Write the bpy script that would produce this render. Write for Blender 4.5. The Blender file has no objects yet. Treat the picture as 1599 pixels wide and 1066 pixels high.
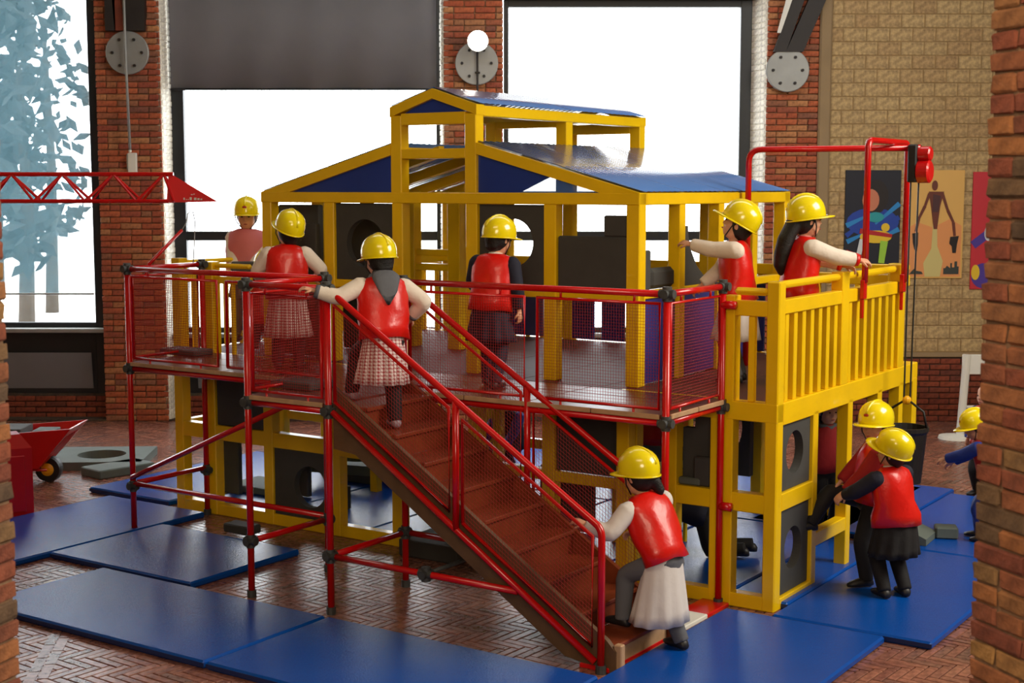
import bpy, math, random
import numpy as np
from mathutils import Vector, Matrix

random.seed(7)
SC = bpy.context.scene
COL = SC.collection
R = math.radians

def lin(c):
    return tuple((x/12.92 if x <= .04045 else ((x+.055)/1.055)**2.4) for x in (v/255. for v in c))

# ------------------------------------------------------------------ camera
cam_d = bpy.data.cameras.new('camera'); cam = bpy.data.objects.new('camera', cam_d); COL.objects.link(cam)
cam.location = (0, 0, 2.79); cam.rotation_euler = (R(90-6.158), 0, 0)
cam_d.sensor_width = 36; cam_d.lens = 2243/1599*36; cam_d.clip_end = 300
cam_d.dof.use_dof = True; cam_d.dof.focus_distance = 10.2; cam_d.dof.aperture_fstop = 5.0
SC.camera = cam
# ------------------------------------------------------------------ world, exposure
W = bpy.data.worlds.new('world'); SC.world = W; W.use_nodes = True
bg = W.node_tree.nodes['Background']; bg.inputs[0].default_value = (.93, .97, 1, 1); bg.inputs[1].default_value = 7.5
SC.view_settings.view_transform = 'Standard'; SC.view_settings.look = 'None'
SC.view_settings.gamma = 1; SC.view_settings.use_curve_mapping = False
SC.view_settings.exposure = 0.0
SC.cycles.max_bounces = 7; SC.cycles.transparent_max_bounces = 24
SC.cycles.sample_clamp_indirect = 6

def area(name, loc, rot, sx, sy, power, col):
    l = bpy.data.lights.new(name, 'AREA'); l.shape = 'RECTANGLE'; l.size = sx; l.size_y = sy
    l.energy = power; l.color = col
    o = bpy.data.objects.new(name, l); COL.objects.link(o); o.location = loc; o.rotation_euler = rot
    return o
# fill lamps added for brightness
area('fill_lamp', (-1.5, 3.5, 6.9), (R(20), 0, 0), 4, 2.5, 190, (1, .80, .58))
area('rear_fill_lamp', (0, -2.7, 4.4), (R(91), 0, 0), 3.4, 2.6, 330, (1, .80, .58))
area('fill_lamp', (7.2, 7.5, 5.6), (R(8), R(52), 0), 3.2, 4, 600, (1, .93, .80))
area('fill_lamp', (1, 13.2, 6.9), (R(22), 0, 0), 8, 2.4, 210, (.95, .97, 1))
# ------------------------------------------------------------------ materials
def newmat(name):
    m = bpy.data.materials.new(name); m.use_nodes = True
    nt = m.node_tree; return m, nt, nt.nodes['Principled BSDF']

def mat(name, rgb, rough=.5, metal=0., var=.0, vscale=6., bump=0., bscale=60., spec=.5, coat=0., objvar=0., coords='Object'):
    m, nt, b = newmat(name); N = nt.nodes; L = nt.links
    c = lin(rgb)
    b.inputs['Roughness'].default_value = rough; b.inputs['Metallic'].default_value = metal
    b.inputs['Specular IOR Level'].default_value = spec; b.inputs['Coat Weight'].default_value = coat
    b.inputs['Base Color'].default_value = (*c, 1)
    tc = N.new('ShaderNodeTexCoord')
    out = None
    if var > 0:
        n = N.new('ShaderNodeTexNoise'); n.inputs['Scale'].default_value = vscale; n.inputs['Detail'].default_value = 6
        L.new(tc.outputs[coords], n.inputs['Vector'])
        r = N.new('ShaderNodeValToRGB'); e = r.color_ramp.elements
        e[0].position = .3; e[1].position = .7
        e[0].color = (*[max(0, x*(1-var)) for x in c], 1); e[1].color = (*[min(1, x*(1+var)) for x in c], 1)
        L.new(n.outputs['Fac'], r.inputs[0]); out = r.outputs[0]
        L.new(out, b.inputs['Base Color'])
    if objvar > 0:
        oi = N.new('ShaderNodeObjectInfo'); h = N.new('ShaderNodeHueSaturation')
        mr = N.new('ShaderNodeMapRange'); mr.inputs[3].default_value = 1-objvar; mr.inputs[4].default_value = 1+objvar
        L.new(oi.outputs['Random'], mr.inputs[0]); L.new(mr.outputs[0], h.inputs['Value'])
        if out: L.new(out, h.inputs['Color'])
        else: h.inputs['Color'].default_value = (*c, 1)
        L.new(h.outputs[0], b.inputs['Base Color'])
    if bump > 0:
        n2 = N.new('ShaderNodeTexNoise'); n2.inputs['Scale'].default_value = bscale; n2.inputs['Detail'].default_value = 5
        L.new(tc.outputs[coords], n2.inputs['Vector'])
        bp = N.new('ShaderNodeBump'); bp.inputs['Strength'].default_value = bump; bp.inputs['Distance'].default_value = .01
        L.new(n2.outputs['Fac'], bp.inputs['Height']); L.new(bp.outputs[0], b.inputs['Normal'])
    return m

def brickmat(name, cols, rough=.85, island=False, bump=.6, spec=.5):
    m, nt, b = newmat(name); N = nt.nodes; L = nt.links
    tc = N.new('ShaderNodeTexCoord')
    r = N.new('ShaderNodeValToRGB'); r.color_ramp.interpolation = 'LINEAR'; e = r.color_ramp.elements
    for i, (p, c) in enumerate(cols):
        el = e[i] if i < 2 else e.new(p)
        el.position = p; el.color = (*lin(c), 1)
    if island:
        g = N.new('ShaderNodeNewGeometry'); L.new(g.outputs['Random Per Island'], r.inputs[0])
    else:
        oi = N.new('ShaderNodeObjectInfo'); L.new(oi.outputs['Random'], r.inputs[0])
    n = N.new('ShaderNodeTexNoise'); n.inputs['Scale'].default_value = 26; n.inputs['Detail'].default_value = 6
    L.new(tc.outputs['Object'], n.inputs['Vector'])
    mx = N.new('ShaderNodeMix'); mx.data_type = 'RGBA'; mx.blend_type = 'MULTIPLY'; mx.inputs[0].default_value = .8
    r2 = N.new('ShaderNodeValToRGB'); r2.color_ramp.elements[0].color = (.45, .42, .4, 1); r2.color_ramp.elements[0].position = .3
    r2.color_ramp.elements[1].color = (1.1, 1.08, 1.02, 1); r2.color_ramp.elements[1].position = .62
    L.new(n.outputs['Fac'], r2.inputs[0]); L.new(r.outputs[0], mx.inputs[6]); L.new(r2.outputs[0], mx.inputs[7])
    L.new(mx.outputs[2], b.inputs['Base Color']); b.inputs['Roughness'].default_value = rough; b.inputs['Specular IOR Level'].default_value = spec
    bp = N.new('ShaderNodeBump'); bp.inputs['Strength'].default_value = bump; bp.inputs['Distance'].default_value = .006
    n3 = N.new('ShaderNodeTexNoise'); n3.inputs['Scale'].default_value = 90; L.new(tc.outputs['Object'], n3.inputs['Vector'])
    L.new(n3.outputs['Fac'], bp.inputs['Height']); L.new(bp.outputs[0], b.inputs['Normal'])
    return m

M = {}
M['yellow'] = mat('yellow_paint', (240, 196, 8), .32, var=.06, vscale=3, bump=.08, bscale=30, coat=.2)
M['red'] = mat('red_tube_paint', (196, 8, 10), .26, var=.08, vscale=5, coat=.3)
M['redbox'] = mat('red_plastic', (196, 12, 16), .3, var=.05, coat=.3)
M['clamp'] = mat('grey_connector', (74, 76, 76), .55, metal=.4, var=.2, vscale=30)
M['wood'] = mat('plywood_steps', (122, 54, 26), .38, var=.16, vscale=9, bump=.15, bscale=40)
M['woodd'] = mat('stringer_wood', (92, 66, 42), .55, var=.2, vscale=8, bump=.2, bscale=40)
M['woodl'] = mat('pale_board_edge', (178, 142, 108), .55, var=.15, vscale=12, bump=.1)
M['deck'] = mat('deck_boards', (98, 46, 32), .36, var=.15, vscale=6, bump=.08)
M['deckin'] = mat('playhouse_floor', (84, 44, 34), .6, var=.15, vscale=6, bump=.08)
M['foam'] = mat('grey_foam', (64, 64, 62), .8, var=.08, bump=.3, bscale=200)
M['foamg'] = mat('grey_green_foam', (92, 102, 96), .75, var=.08, bump=.3, bscale=200)
M['mat'] = mat('blue_vinyl_mat', (5, 74, 164), .21, var=.05, vscale=2, bump=.25, bscale=110, spec=.28)
M['matside'] = mat('dark_blue_mat_edge', (12, 38, 96), .5)
M['net'] = mat('red_net', (150, 10, 14), .5)
M['bluepanel'] = mat('blue_panel', (40, 46, 128), .5, var=.05)
M['bluepanel2'] = mat('blue_gable_panel', (22, 56, 150), .3, var=.08, vscale=3)
M['frame'] = mat('dark_window_frame', (22, 26, 30), .45, var=.1)
M['framep'] = mat('dark_shutter_panel', (34, 36, 40), .6, var=.15)
M['mortar'] = mat('mortar', (150, 118, 90), .95, var=.2, vscale=20, bump=.5, bscale=60)
M['mortard'] = mat('dark_mortar', (70, 58, 48), .95, var=.3, vscale=14, bump=.5, bscale=60)
M['plaster'] = mat('plaster', (150, 128, 96), .9, var=.1, vscale=2, bump=.2)
M['ceil'] = mat('ceiling_plaster', (176, 160, 136), .9, var=.05)
M['white'] = mat('white_paint', (222, 222, 214), .5, var=.04)
M['blockjoint'] = mat('block_joint', (150, 124, 84), .95, var=.1)
M['whitebrick'] = brickmat('whitewashed_brick', [(0, (232, 230, 220)), (1, (250, 248, 240))])
M['steel'] = mat('grey_steel_plate', (146, 148, 146), .45, metal=.3, var=.08)
M['darksteel'] = mat('dark_steel', (34, 28, 26), .6, var=.2)
M['rust'] = mat('rusty_steel', (120, 52, 30), .7, var=.2)
M['black'] = mat('black_rubber', (18, 18, 20), .5, var=.1)
M['shade'] = mat('grey_roller_cloth', (112, 112, 117), .9, var=.04, vscale=3, bump=.15, bscale=150)
M['cable'] = mat('dark_cable', (26, 30, 34), .5)
M['brick'] = brickmat('red_brick', [(0, (164, 80, 52)), (.3, (186, 100, 64)), (.55, (152, 76, 58)), (.8, (186, 130, 86)), (1, (130, 80, 66))])
M['brickr'] = brickmat('wall_base_brick', [(0, (120, 54, 36)), (.6, (140, 66, 42)), (1, (104, 52, 38))])
M['brickp'] = brickmat('pier_brick', [(0, (154, 86, 62)), (.25, (126, 70, 58)), (.5, (172, 114, 70)), (.7, (142, 80, 62)), (.85, (176, 134, 82)), (1, (88, 72, 62))])
M['block'] = brickmat('beige_block', [(0, (186, 160, 116)), (.5, (194, 168, 122)), (1, (178, 148, 106))])
FC = [(0, (150, 98, 82)), (.35, (126, 84, 74)), (.7, (158, 106, 88)), (1, (112, 84, 76))]
M['paver'] = brickmat('floor_brick', FC, rough=.27, island=False, bump=.12, spec=.85)
M['paveri'] = brickmat('floor_brick_far', FC, rough=.27, island=True, bump=.12, spec=.85)
M['joint'] = mat('floor_joint', (28, 22, 20), .8, var=.2)
M['skin'] = mat('skin', (214, 158, 126), .5, var=.04, vscale=20)
M['hair'] = mat('black_hair', (12, 9, 8), .6, var=.3, vscale=60, bump=.4, bscale=120)
M['helmet'] = mat('yellow_helmet', (240, 218, 10), .2, var=.02, coat=.6)
M['vest'] = mat('red_vinyl_vest', (214, 22, 12), .34, var=.06, vscale=9, bump=.5, bscale=16, coat=.15)
M['cream'] = mat('cream_sleeve', (226, 214, 200), .8, var=.05, bump=.5, bscale=22)
M['smock'] = mat('white_smock', (214, 208, 204), .8, var=.05, bump=.4, bscale=14)
M['navy'] = mat('navy_cloth', (16, 18, 40), .8, bump=.4, bscale=20)
M['dark'] = mat('black_cloth', (14, 12, 14), .8, bump=.4, bscale=20)
M['greycl'] = mat('grey_cloth', (92, 94, 100), .85, bump=.4, bscale=20)
M['pink'] = mat('pink_cloth', (214, 120, 124), .7, bump=.4, bscale=20)
M['bluecl'] = mat('blue_cloth', (24, 52, 140), .7, bump=.4, bscale=20)
M['redcl'] = mat('dark_red_cloth', (150, 14, 18), .8, bump=.4, bscale=20)
M['shoe'] = mat('dark_shoe', (26, 24, 26), .5)
M['shoel'] = mat('pale_shoe', (150, 130, 140), .5)
M['lip'] = mat('lip', (170, 80, 76), .5)
M['hub'] = mat('yellow_wheel_hub', (232, 170, 10), .4)
M['badge'] = mat('red_badge', (170, 40, 20), .4)
M['yelmesh'] = mat('yellow_steel_tread', (226, 190, 20), .4, metal=.2)
M['concrete'] = mat('pale_paving', (220, 220, 214), .9, var=.04)

def gingham():
    m, nt, b = newmat('red_gingham'); N = nt.nodes; L = nt.links
    tc = N.new('ShaderNodeTexCoord'); s = N.new('ShaderNodeSeparateXYZ'); L.new(tc.outputs['UV'], s.inputs[0])
    outs = []
    for i, k in ((0, 30), (1, 16)):
        a = N.new('ShaderNodeMath'); a.operation = 'MULTIPLY'; a.inputs[1].default_value = k; L.new(s.outputs[i], a.inputs[0])
        f = N.new('ShaderNodeMath'); f.operation = 'FRACT'; L.new(a.outputs[0], f.inputs[0])
        g = N.new('ShaderNodeMath'); g.operation = 'LESS_THAN'; g.inputs[1].default_value = .42; L.new(f.outputs[0], g.inputs[0])
        outs.append(g)
    ad = N.new('ShaderNodeMath'); ad.operation = 'ADD'; L.new(outs[0].outputs[0], ad.inputs[0]); L.new(outs[1].outputs[0], ad.inputs[1])
    r = N.new('ShaderNodeMapRange'); r.inputs[2].default_value = 2; L.new(ad.outputs[0], r.inputs[0])
    mx = N.new('ShaderNodeMix'); mx.data_type = 'RGBA'
    L.new(r.outputs[0], mx.inputs[0]); mx.inputs[6].default_value = (*lin((236, 222, 218)), 1); mx.inputs[7].default_value = (*lin((170, 56, 60)), 1)
    L.new(mx.outputs[2], b.inputs['Base Color']); b.inputs['Roughness'].default_value = .8
    return m
M['gingham'] = gingham()

def mixt(name, rgb, fac, rough=.2, translucent=0., coat=0.):
    """see-through sheet: mix of transparency and a surface"""
    m = bpy.data.materials.new(name); m.use_nodes = True; nt = m.node_tree; N = nt.nodes; L = nt.links
    b = N['Principled BSDF']; b.inputs['Base Color'].default_value = (*lin(rgb), 1); b.inputs['Roughness'].default_value = rough; b.inputs['Coat Weight'].default_value = coat; b.inputs['Coat Roughness'].default_value = .06
    t = N.new('ShaderNodeBsdfTransparent'); mx = N.new('ShaderNodeMixShader'); mx.inputs[0].default_value = fac
    L.new(t.outputs[0], mx.inputs[1]); src = b.outputs[0]
    if translucent:
        tr = N.new('ShaderNodeBsdfTranslucent'); tr.inputs[0].default_value = (*lin(rgb), 1)
        m2 = N.new('ShaderNodeMixShader'); m2.inputs[0].default_value = translucent
        L.new(b.outputs[0], m2.inputs[1]); L.new(tr.outputs[0], m2.inputs[2]); src = m2.outputs[0]
    L.new(src, mx.inputs[2]); L.new(mx.outputs[0], N['Material Output'].inputs[0])
    return m
M['glass'] = mixt('window_glass', (225, 235, 238), .06, .05)
M['screen'] = mixt('sheer_screen', (84, 118, 130), .30, .8, .5)
M['roof'] = mixt('blue_roof_sheet', (88, 138, 212), .96, .22, .10, 1.0)
M['roofclear'] = mixt('clear_blue_sheet', (60, 130, 220), .55, .12, .3)
def emis(name, rgb, s):
    m, nt, b = newmat(name); b.inputs['Emission Color'].default_value = (*rgb, 1); b.inputs['Emission Strength'].default_value = s
    return m
M['lamp'] = emis('lamp_face', (1, .93, .82), 40)

# ------------------------------------------------------------------ mesh builder
class MB:
    def __init__(s): s.v = []; s.f = []; s.uv = None
    def add(s, vs, fs):
        o = len(s.v); s.v.extend(tuple(x) for x in vs); s.f.extend(tuple(i+o for i in f) for f in fs); return s
    def box(s, x0, x1, y0, y1, z0, z1):
        vs = [(x, y, z) for x in (x0, x1) for y in (y0, y1) for z in (z0, z1)]
        return s.add(vs, [(0, 1, 3, 2), (4, 6, 7, 5), (0, 4, 5, 1), (2, 3, 7, 6), (0, 2, 6, 4), (1, 5, 7, 3)])
    def bbox(s, x0, x1, y0, y1, z0, z1, b=.006):
        """box with chamfered edges"""
        c = [(x0+x1)/2, (y0+y1)/2, (z0+z1)/2]; h = [(x1-x0)/2, (y1-y0)/2, (z1-z0)/2]; b = min(b, min(h)*.9)
        vs = []; idx = {}
        for sx in (-1, 1):
            for sy in (-1, 1):
                for sz in (-1, 1):
                    for ax in range(3):
                        d = [h[0]-b, h[1]-b, h[2]-b]; d[ax] = h[ax]
                        idx[(sx, sy, sz, ax)] = len(vs)
                        vs.append((c[0]+sx*d[0], c[1]+sy*d[1], c[2]+sz*d[2]))
        fs = []; q = [(-1, -1), (1, -1), (1, 1), (-1, 1)]
        def key(ax, sg, a, bb):
            k = [0, 0, 0]; k[ax] = sg; o = [i for i in range(3) if i != ax]; k[o[0]] = a; k[o[1]] = bb; return tuple(k)
        for ax in range(3):
            for sg in (-1, 1):
                f = [idx[key(ax, sg, a, bb)+(ax,)] for a, bb in q]
                fs.append(f)
        for a1 in range(3):
            for a2 in range(a1+1, 3):
                a3 = 3-a1-a2
                for s1 in (-1, 1):
                    for s2 in (-1, 1):
                        def k(s3):
                            t = [0, 0, 0]; t[a1] = s1; t[a2] = s2; t[a3] = s3; return tuple(t)
                        fs.append([idx[k(-1)+(a1,)], idx[k(1)+(a1,)], idx[k(1)+(a2,)], idx[k(-1)+(a2,)]])
        for sx in (-1, 1):
            for sy in (-1, 1):
                for sz in (-1, 1):
                    fs.append([idx[(sx, sy, sz, a)] for a in range(3)])
        return s.add(vs, fs)
    def hexa(s, p):   # 8 points: bottom quad, top quad
        return s.add(p, [(3, 2, 1, 0), (4, 5, 6, 7), (0, 1, 5, 4), (1, 2, 6, 5), (2, 3, 7, 6), (3, 0, 4, 7)])
    def tube(s, pts, r, n=8, cap=True):
        pts = [Vector(p) for p in pts]; m = len(pts)
        rs = r if isinstance(r, (list, tuple)) else [r]*m
        up = None; o = len(s.v)
        for i, p in enumerate(pts):
            t = (pts[min(i+1, m-1)]-pts[max(i-1, 0)]).normalized()
            if up is None:
                up = Vector((0, 0, 1)) if abs(t.z) < .9 else Vector((1, 0, 0))
            a = (up-t*up.dot(t)).normalized(); b = t.cross(a); up = a
            for k in range(n):
                w = 2*math.pi*k/n; s.v.append(tuple(p+(a*math.cos(w)+b*math.sin(w))*rs[i]))
        for i in range(m-1):
            for k in range(n):
                k2 = (k+1) % n; s.f.append((o+i*n+k, o+i*n+k2, o+(i+1)*n+k2, o+(i+1)*n+k))
        if cap:
            s.f.append(tuple(o+k for k in range(n))[::-1]); s.f.append(tuple(o+(m-1)*n+k for k in range(n)))
        return s
    def loft(s, rings, n=16, cap=(True, True), wav=0., wn=9):
        """rings: (centre, ax, ay, rx, ry)"""
        o = len(s.v); m = len(rings)
        for i, (c, ax, ay, rx, ry) in enumerate(rings):
            c = Vector(c)
            for k in range(n):
                w = 2*math.pi*k/n; q = 1+wav*(i/max(1, m-1))*math.sin(wn*w)
                s.v.append(tuple(c+Vector(ax)*(rx*q*math.cos(w))+Vector(ay)*(ry*q*math.sin(w))))
        for i in range(m-1):
            for k in range(n):
                k2 = (k+1) % n; s.f.append((o+i*n+k, o+i*n+k2, o+(i+1)*n+k2, o+(i+1)*n+k))
        if cap[0]: s.f.append(tuple(o+k for k in range(n))[::-1])
        if cap[1]: s.f.append(tuple(o+(m-1)*n+k for k in range(n)))
        return s
    def ball(s, c, r, n=12, m=8, ax=None):
        c = Vector(c); X, Y, Z = ax or (Vector((1, 0, 0)), Vector((0, 1, 0)), Vector((0, 0, 1)))
        if not hasattr(r, '__len__'): r = (r, r, r)
        rings = []
        for i in range(m+1):
            a = -math.pi/2+math.pi*i/m; a = max(-1.5, min(1.5, a))
            rings.append((c+Z*(r[2]*math.sin(a)), X, Y, r[0]*math.cos(a), r[1]*math.cos(a)))
        return s.loft(rings, n)
    def prism(s, poly, a, b, axis='y'):
        """extrude a 2D polygon (list of 2D points) along an axis from a to b"""
        n = len(poly)
        def P(p, t):
            return {'x': (t, p[0], p[1]), 'y': (p[0], t, p[1]), 'z': (p[0], p[1], t)}[axis]
        vs = [P(p, a) for p in poly]+[P(p, b) for p in poly]
        fs = [tuple(range(n)), tuple(range(n, 2*n))[::-1]]+[(i, (i+1) % n, n+(i+1) % n, n+i) for i in range(n)]
        return s.add(vs, fs)
    def mesh(s, name, off=(0, 0, 0), smooth=False):
        me = bpy.data.meshes.new(name)
        me.from_pydata([(v[0]-off[0], v[1]-off[1], v[2]-off[2]) for v in s.v], [], s.f)
        me.update()
        import bmesh
        bm = bmesh.new(); bm.from_mesh(me); bmesh.ops.recalc_face_normals(bm, faces=bm.faces); bm.to_mesh(me); bm.free()
        if smooth:
            me.polygons.foreach_set('use_smooth', [True]*len(me.polygons))
        return me
    def build(s, name, m, parent=None, off=(0, 0, 0), smooth=False):
        me = s.mesh(name, off, smooth); me.materials.append(M[m] if isinstance(m, str) else m)
        return link(name, me, parent)

def link(name, me, parent=None, loc=None, rz=None):
    o = bpy.data.objects.new(name, me); COL.objects.link(o)
    if parent: o.parent = parent
    if loc is not None: o.location = loc
    if rz is not None: o.rotation_euler = (0, 0, rz)
    return o

def smoothsharp(o, ang=40):
    me = o.data; me.polygons.foreach_set('use_smooth', [True]*len(me.polygons)); me.set_sharp_from_angle(angle=R(ang))
    return o

def tag(o, label, cat, group=None):
    o['label'] = label; o['category'] = cat
    if group: o['group'] = group
    return o
def struct(o): o['kind'] = 'structure'; return o
def stuff(o): o['kind'] = 'stuff'; return o
def empty(name, loc, rz=0):
    o = bpy.data.objects.new(name, None); COL.objects.link(o); o.location = loc; o.rotation_euler = (0, 0, rz)
    o.empty_display_size = .1
    return o

# playhouse axes: u along its long front, v into its depth
A = R(33.97); O = Vector((1.71863, 9.19046, 0)); UX = Vector((math.cos(A), -math.sin(A), 0)); VX = Vector((math.sin(A), math.cos(A), 0))
def H(u, v, z=0): return O+UX*u+VX*v+Vector((0, 0, z))
def hthing(name, label, cat, u, v, z=0, group=None, rz=0):
    return tag(empty(name, H(u, v, z), -A+rz), label, cat, group)

# ------------------------------------------------------------------ room shell
def brick_variants(L, Hh, D, k=6, jit=.004, b=.006):
    out = []
    for i in range(k):
        mb = MB(); mb.bbox(-L/2, L/2, -D, 0, -Hh/2, Hh/2, b)
        mb.v = [(x+random.uniform(-jit, jit), y+random.uniform(-jit, jit)*.5, z+random.uniform(-jit, jit)*.6) for x, y, z in mb.v]
        out.append(mb.mesh('brick_mesh'))
    return out

def lay(parent, x0, x1, z0, z1, pitch, L, D, m, joint=.01, name='brick', limit=300, y=0.0, frame=None, headers=False):
    """courses of single bricks on a wall face looking to -y (local); frame: (origin, direction) of the face"""
    jt = .0065 if m == 'brickp' else .004
    vs = brick_variants(L-joint, pitch-joint, D, jit=jt); hv = brick_variants(L/2-joint, pitch-joint, D, jit=jt)
    for q in vs+hv:
        q.materials.append(M[m])
    n = 0; row = 0; z = z0+pitch/2
    while z < z1-pitch*.3:
        x = x0; k = 0
        if row % 2: seq = 'h'
        else: seq = ''
        while x < x1-.02:
            w = L/2 if (seq == 'h' and k == 0) or (headers and (k+row) % (5 if pitch > .07 else 3) == 1) else L
            if x+w > x1: w = x1-x
            src = random.choice(vs if w > L*.75 else hv)
            base = L if w > L*.75 else L/2
            if n < limit:
                o = bpy.data.objects.new(name, src); COL.objects.link(o); o.parent = parent
                o.location = (x+w/2, y+random.uniform(-.003, .003), z)
                o.scale = ((w-joint)/(base-joint), 1, 1)
                o.rotation_euler = (0, random.uniform(-.006, .006), random.uniform(-.01, .01)); n += 1
            x += w; k += 1
        z += pitch; row += 1
    return n

YB = 17.0
floor = struct(MB().box(-12, 12, -3, 17.6, -.12, -.012).build('floor', 'joint'))
ceil_ = struct(MB().box(-9, 9, -3, 17.6, 7.0, 7.2).build('ceiling', 'ceil'))
# side and rear walls of the hall, out of frame
MB().box(-9.3, -9, -3, 17.6, 0, 7).build('wall_left', 'plaster')
MB().box(9, 9.3, -3, 17.6, 0, 7).build('wall_right', 'plaster')
MB().box(-9, 9, -3.3, -3, 0, 7).build('wall_front', 'plaster')
for n_ in ('wall_left', 'wall_right', 'wall_front'): struct(bpy.data.objects[n_])

# back wall: piers between windows, each with its own bricks
def pier(x0, x1, z1=5.15):
    o = struct(MB().box(x0+.012, x1-.012, YB+.012, YB+.5, 0, 7).build('wall_back', 'mortar', None))
    # local frame: bricks children in world coordinates (parent at origin)
    lay(o, x0, x1, .0, z1, .0715, .245, .03, 'brick', y=YB+.012, headers=True)
    return o
pier(-4.86, -4.10); pier(-.80, -.10); pier(2.97, 3.60)
# whitewashed splayed reveals
def reveal(xa, ya, xb, yb):
    n = Vector((yb-ya, -(xb-xa), 0)).normalized()
    if n.y > 0: n = -n
    d = Vector((xb-xa, yb-ya, 0)); L = d.length
    base = struct(MB().hexa([(xa, ya, 0), (xb, yb, 0), (xb-n.x*.08, yb-n.y*.08, 0), (xa-n.x*.08, ya-n.y*.08, 0),
                             (xa, ya, 7), (xb, yb, 7), (xb-n.x*.08, yb-n.y*.08, 7), (xa-n.x*.08, ya-n.y*.08, 7)]).build('trim', 'whitebrick'))
    me = MB().bbox(-L*.46, L*.46, -.008, .004, -.030, .030, .004).mesh('brick_mesh'); me.materials.append(M['whitebrick'])
    a = math.atan2(d.y, d.x)
    for k in range(74):
        o = link('brick', me, base, ((xa+xb)/2, (ya+yb)/2, .035+k*.069)); o.rotation_euler = (0, 0, a if n.dot(Vector((math.sin(a), -math.cos(a), 0))) > 0 else a+math.pi)
        o.scale = (1+random.uniform(-.05, .03), 1+random.uniform(-.4, .5), 1)
    return base
reveal(-4.10, 17.0, -4.03, 17.32); reveal(-.86, 17.30, -.80, 17.0); reveal(2.80, 17.34, 2.97, 17.0)
# trim numbering
for i, o in enumerate([o for o in bpy.data.objects if o.name.startswith('trim')]): o.name = 'trim_%d' % (i+1)
# lintel above windows and low strip beneath
struct(MB().box(-9, 3.6, YB+.05, YB+.5, 5.3, 7).build('wall_back', 'mortar'))
low = struct(MB().box(-9, 3.6, YB+.22, YB+.5, 0, .3).build('wall_back', 'mortard'))
for xa, xb in ((-7.6, -4.86), (-4.1, -.8), (-.1, 2.97)):
    lay(low, xa, xb, 0, .28, .069, .245, .03, 'brickr', y=YB+.22)

def window(num, x0, x1, zb, zt, bar=None, fw=.11, y=YB+.30, panels=True, fr=None, paneback=True):
    w = struct(empty('window_%d' % num, (0, 0, 0)))
    fr = fw if fr is None else fr
    MB().bbox(x0, x0+fw, y-.06, y+.06, .2, zt).build('window_frame', 'frame', w)
    MB().bbox(x1-fr, x1, y-.06, y+.06, .2, zt).build('window_frame', 'frame', w)
    MB().bbox(x0, x1, y-.055, y+.055, zt-.08, zt).build('window_frame', 'frame', w)
    MB().bbox(x0, x1, y-.055, y+.055, zb-.06, zb).build('window_frame', 'frame', w)
    if bar: MB().bbox(x0+fw, x1-fr, y-.05, y+.05, bar-.055, bar+.055).build('window_bar', 'frame', w)
    zs = [zb] + ([bar] if bar else []) + [zt]
    for a, b in zip(zs, zs[1:]):
        MB().box(x0+fw, x1-fr, y-.004, y+.004, a, b-.02).build('pane', 'glass', w)
    MB().bbox(x0, x1, y-.22, y+.06, zb-.11, zb-.06).build('window_sill', 'steel', w)
    MB().bbox(x0, x1, y-.04, y+.05, .22, zb-.11).build('lower_panel', 'frame', w)
    n = max(1, round((x1-x0)/1.4))
    for k in range(n):
        a = x0+fw+(x1-x0-2*fw)*k/n; b = x0+fw+(x1-x0-2*fw)*(k+1)/n
        MB().hexa([(a+.1, y-.05, .36), (b-.1, y-.05, .36), (b-.1, y-.04, .36), (a+.1, y-.04, .36),
                   (a+.1, y-.11, .80), (b-.1, y-.11, .80), (b-.1, y-.10, .80), (a+.1, y-.10, .80)]).build('vent_flap', 'shade', w)
    return w
window(1, -7.6, -4.86, 1.16, 5.32, None, fw=.11, fr=.16)
window(2, -4.05, -.84, 1.10, 5.32, 2.20, fw=.15, fr=.06)
window(3, -.10, 2.83, 1.10, 4.97, 2.20, fw=.06, fr=.13)
# wall piece above window 3
struct(MB().box(-.1, 2.97, YB+.06, YB+.5, 4.97, 5.3).build('wall_back', 'mortard'))

# roller blinds
t = tag(empty('roller_blind', (-2.47, YB+.16, 5.3)), 'dark grey opaque roller blind half drawn over the middle window', 'blind')
mb = MB(); N_ = 24
ring = []
for i in range(N_+1):
    x = -1.55+3.13*i/N_; ring.append((x, .012*math.sin(i*1.3)))
for k, (z0) in enumerate((0.1, -1.36)): pass
o_ = len(mb.v)
for (x, y) in ring: mb.v += [(x, y, .1), (x, y*1.4, -1.36), (x, y+.006, .1), (x, y*1.4+.006, -1.36)]
for i in range(N_):
    a = 4*i; b = a+4
    mb.f += [(a, b, b+1, a+1), (a+2, a+3, b+3, b+2), (a+1, b+1, b+3, a+3), (a, a+2, b+2, b)]
mb.build('blind_cloth', 'shade', t, smooth=True)
MB().tube([(-1.55, 0, -1.37), (1.58, 0, -1.37)], .014, 8).build('bottom_bar', 'frame', t)
MB().tube([(-1.55, 0, .1), (1.58, 0, .1)], .05, 12).build('roller', 'frame', t)
t = tag(empty('roller_screen', (-6.2, YB+.18, 5.3)), 'sheer pale roller screen drawn nearly to the sill of the left window', 'blind')
MB().box(-1.28, 1.19, 0, .004, -3.78, .1).build('screen_cloth', 'screen', t)
MB().tube([(-1.28, 0, -3.79), (1.19, 0, -3.79)], .012, 8).build('bottom_bar', 'steel', t)
MB().tube([(-1.28, 0, .1), (1.19, 0, .1)], .05, 12).build('roller', 'frame', t)

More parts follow.
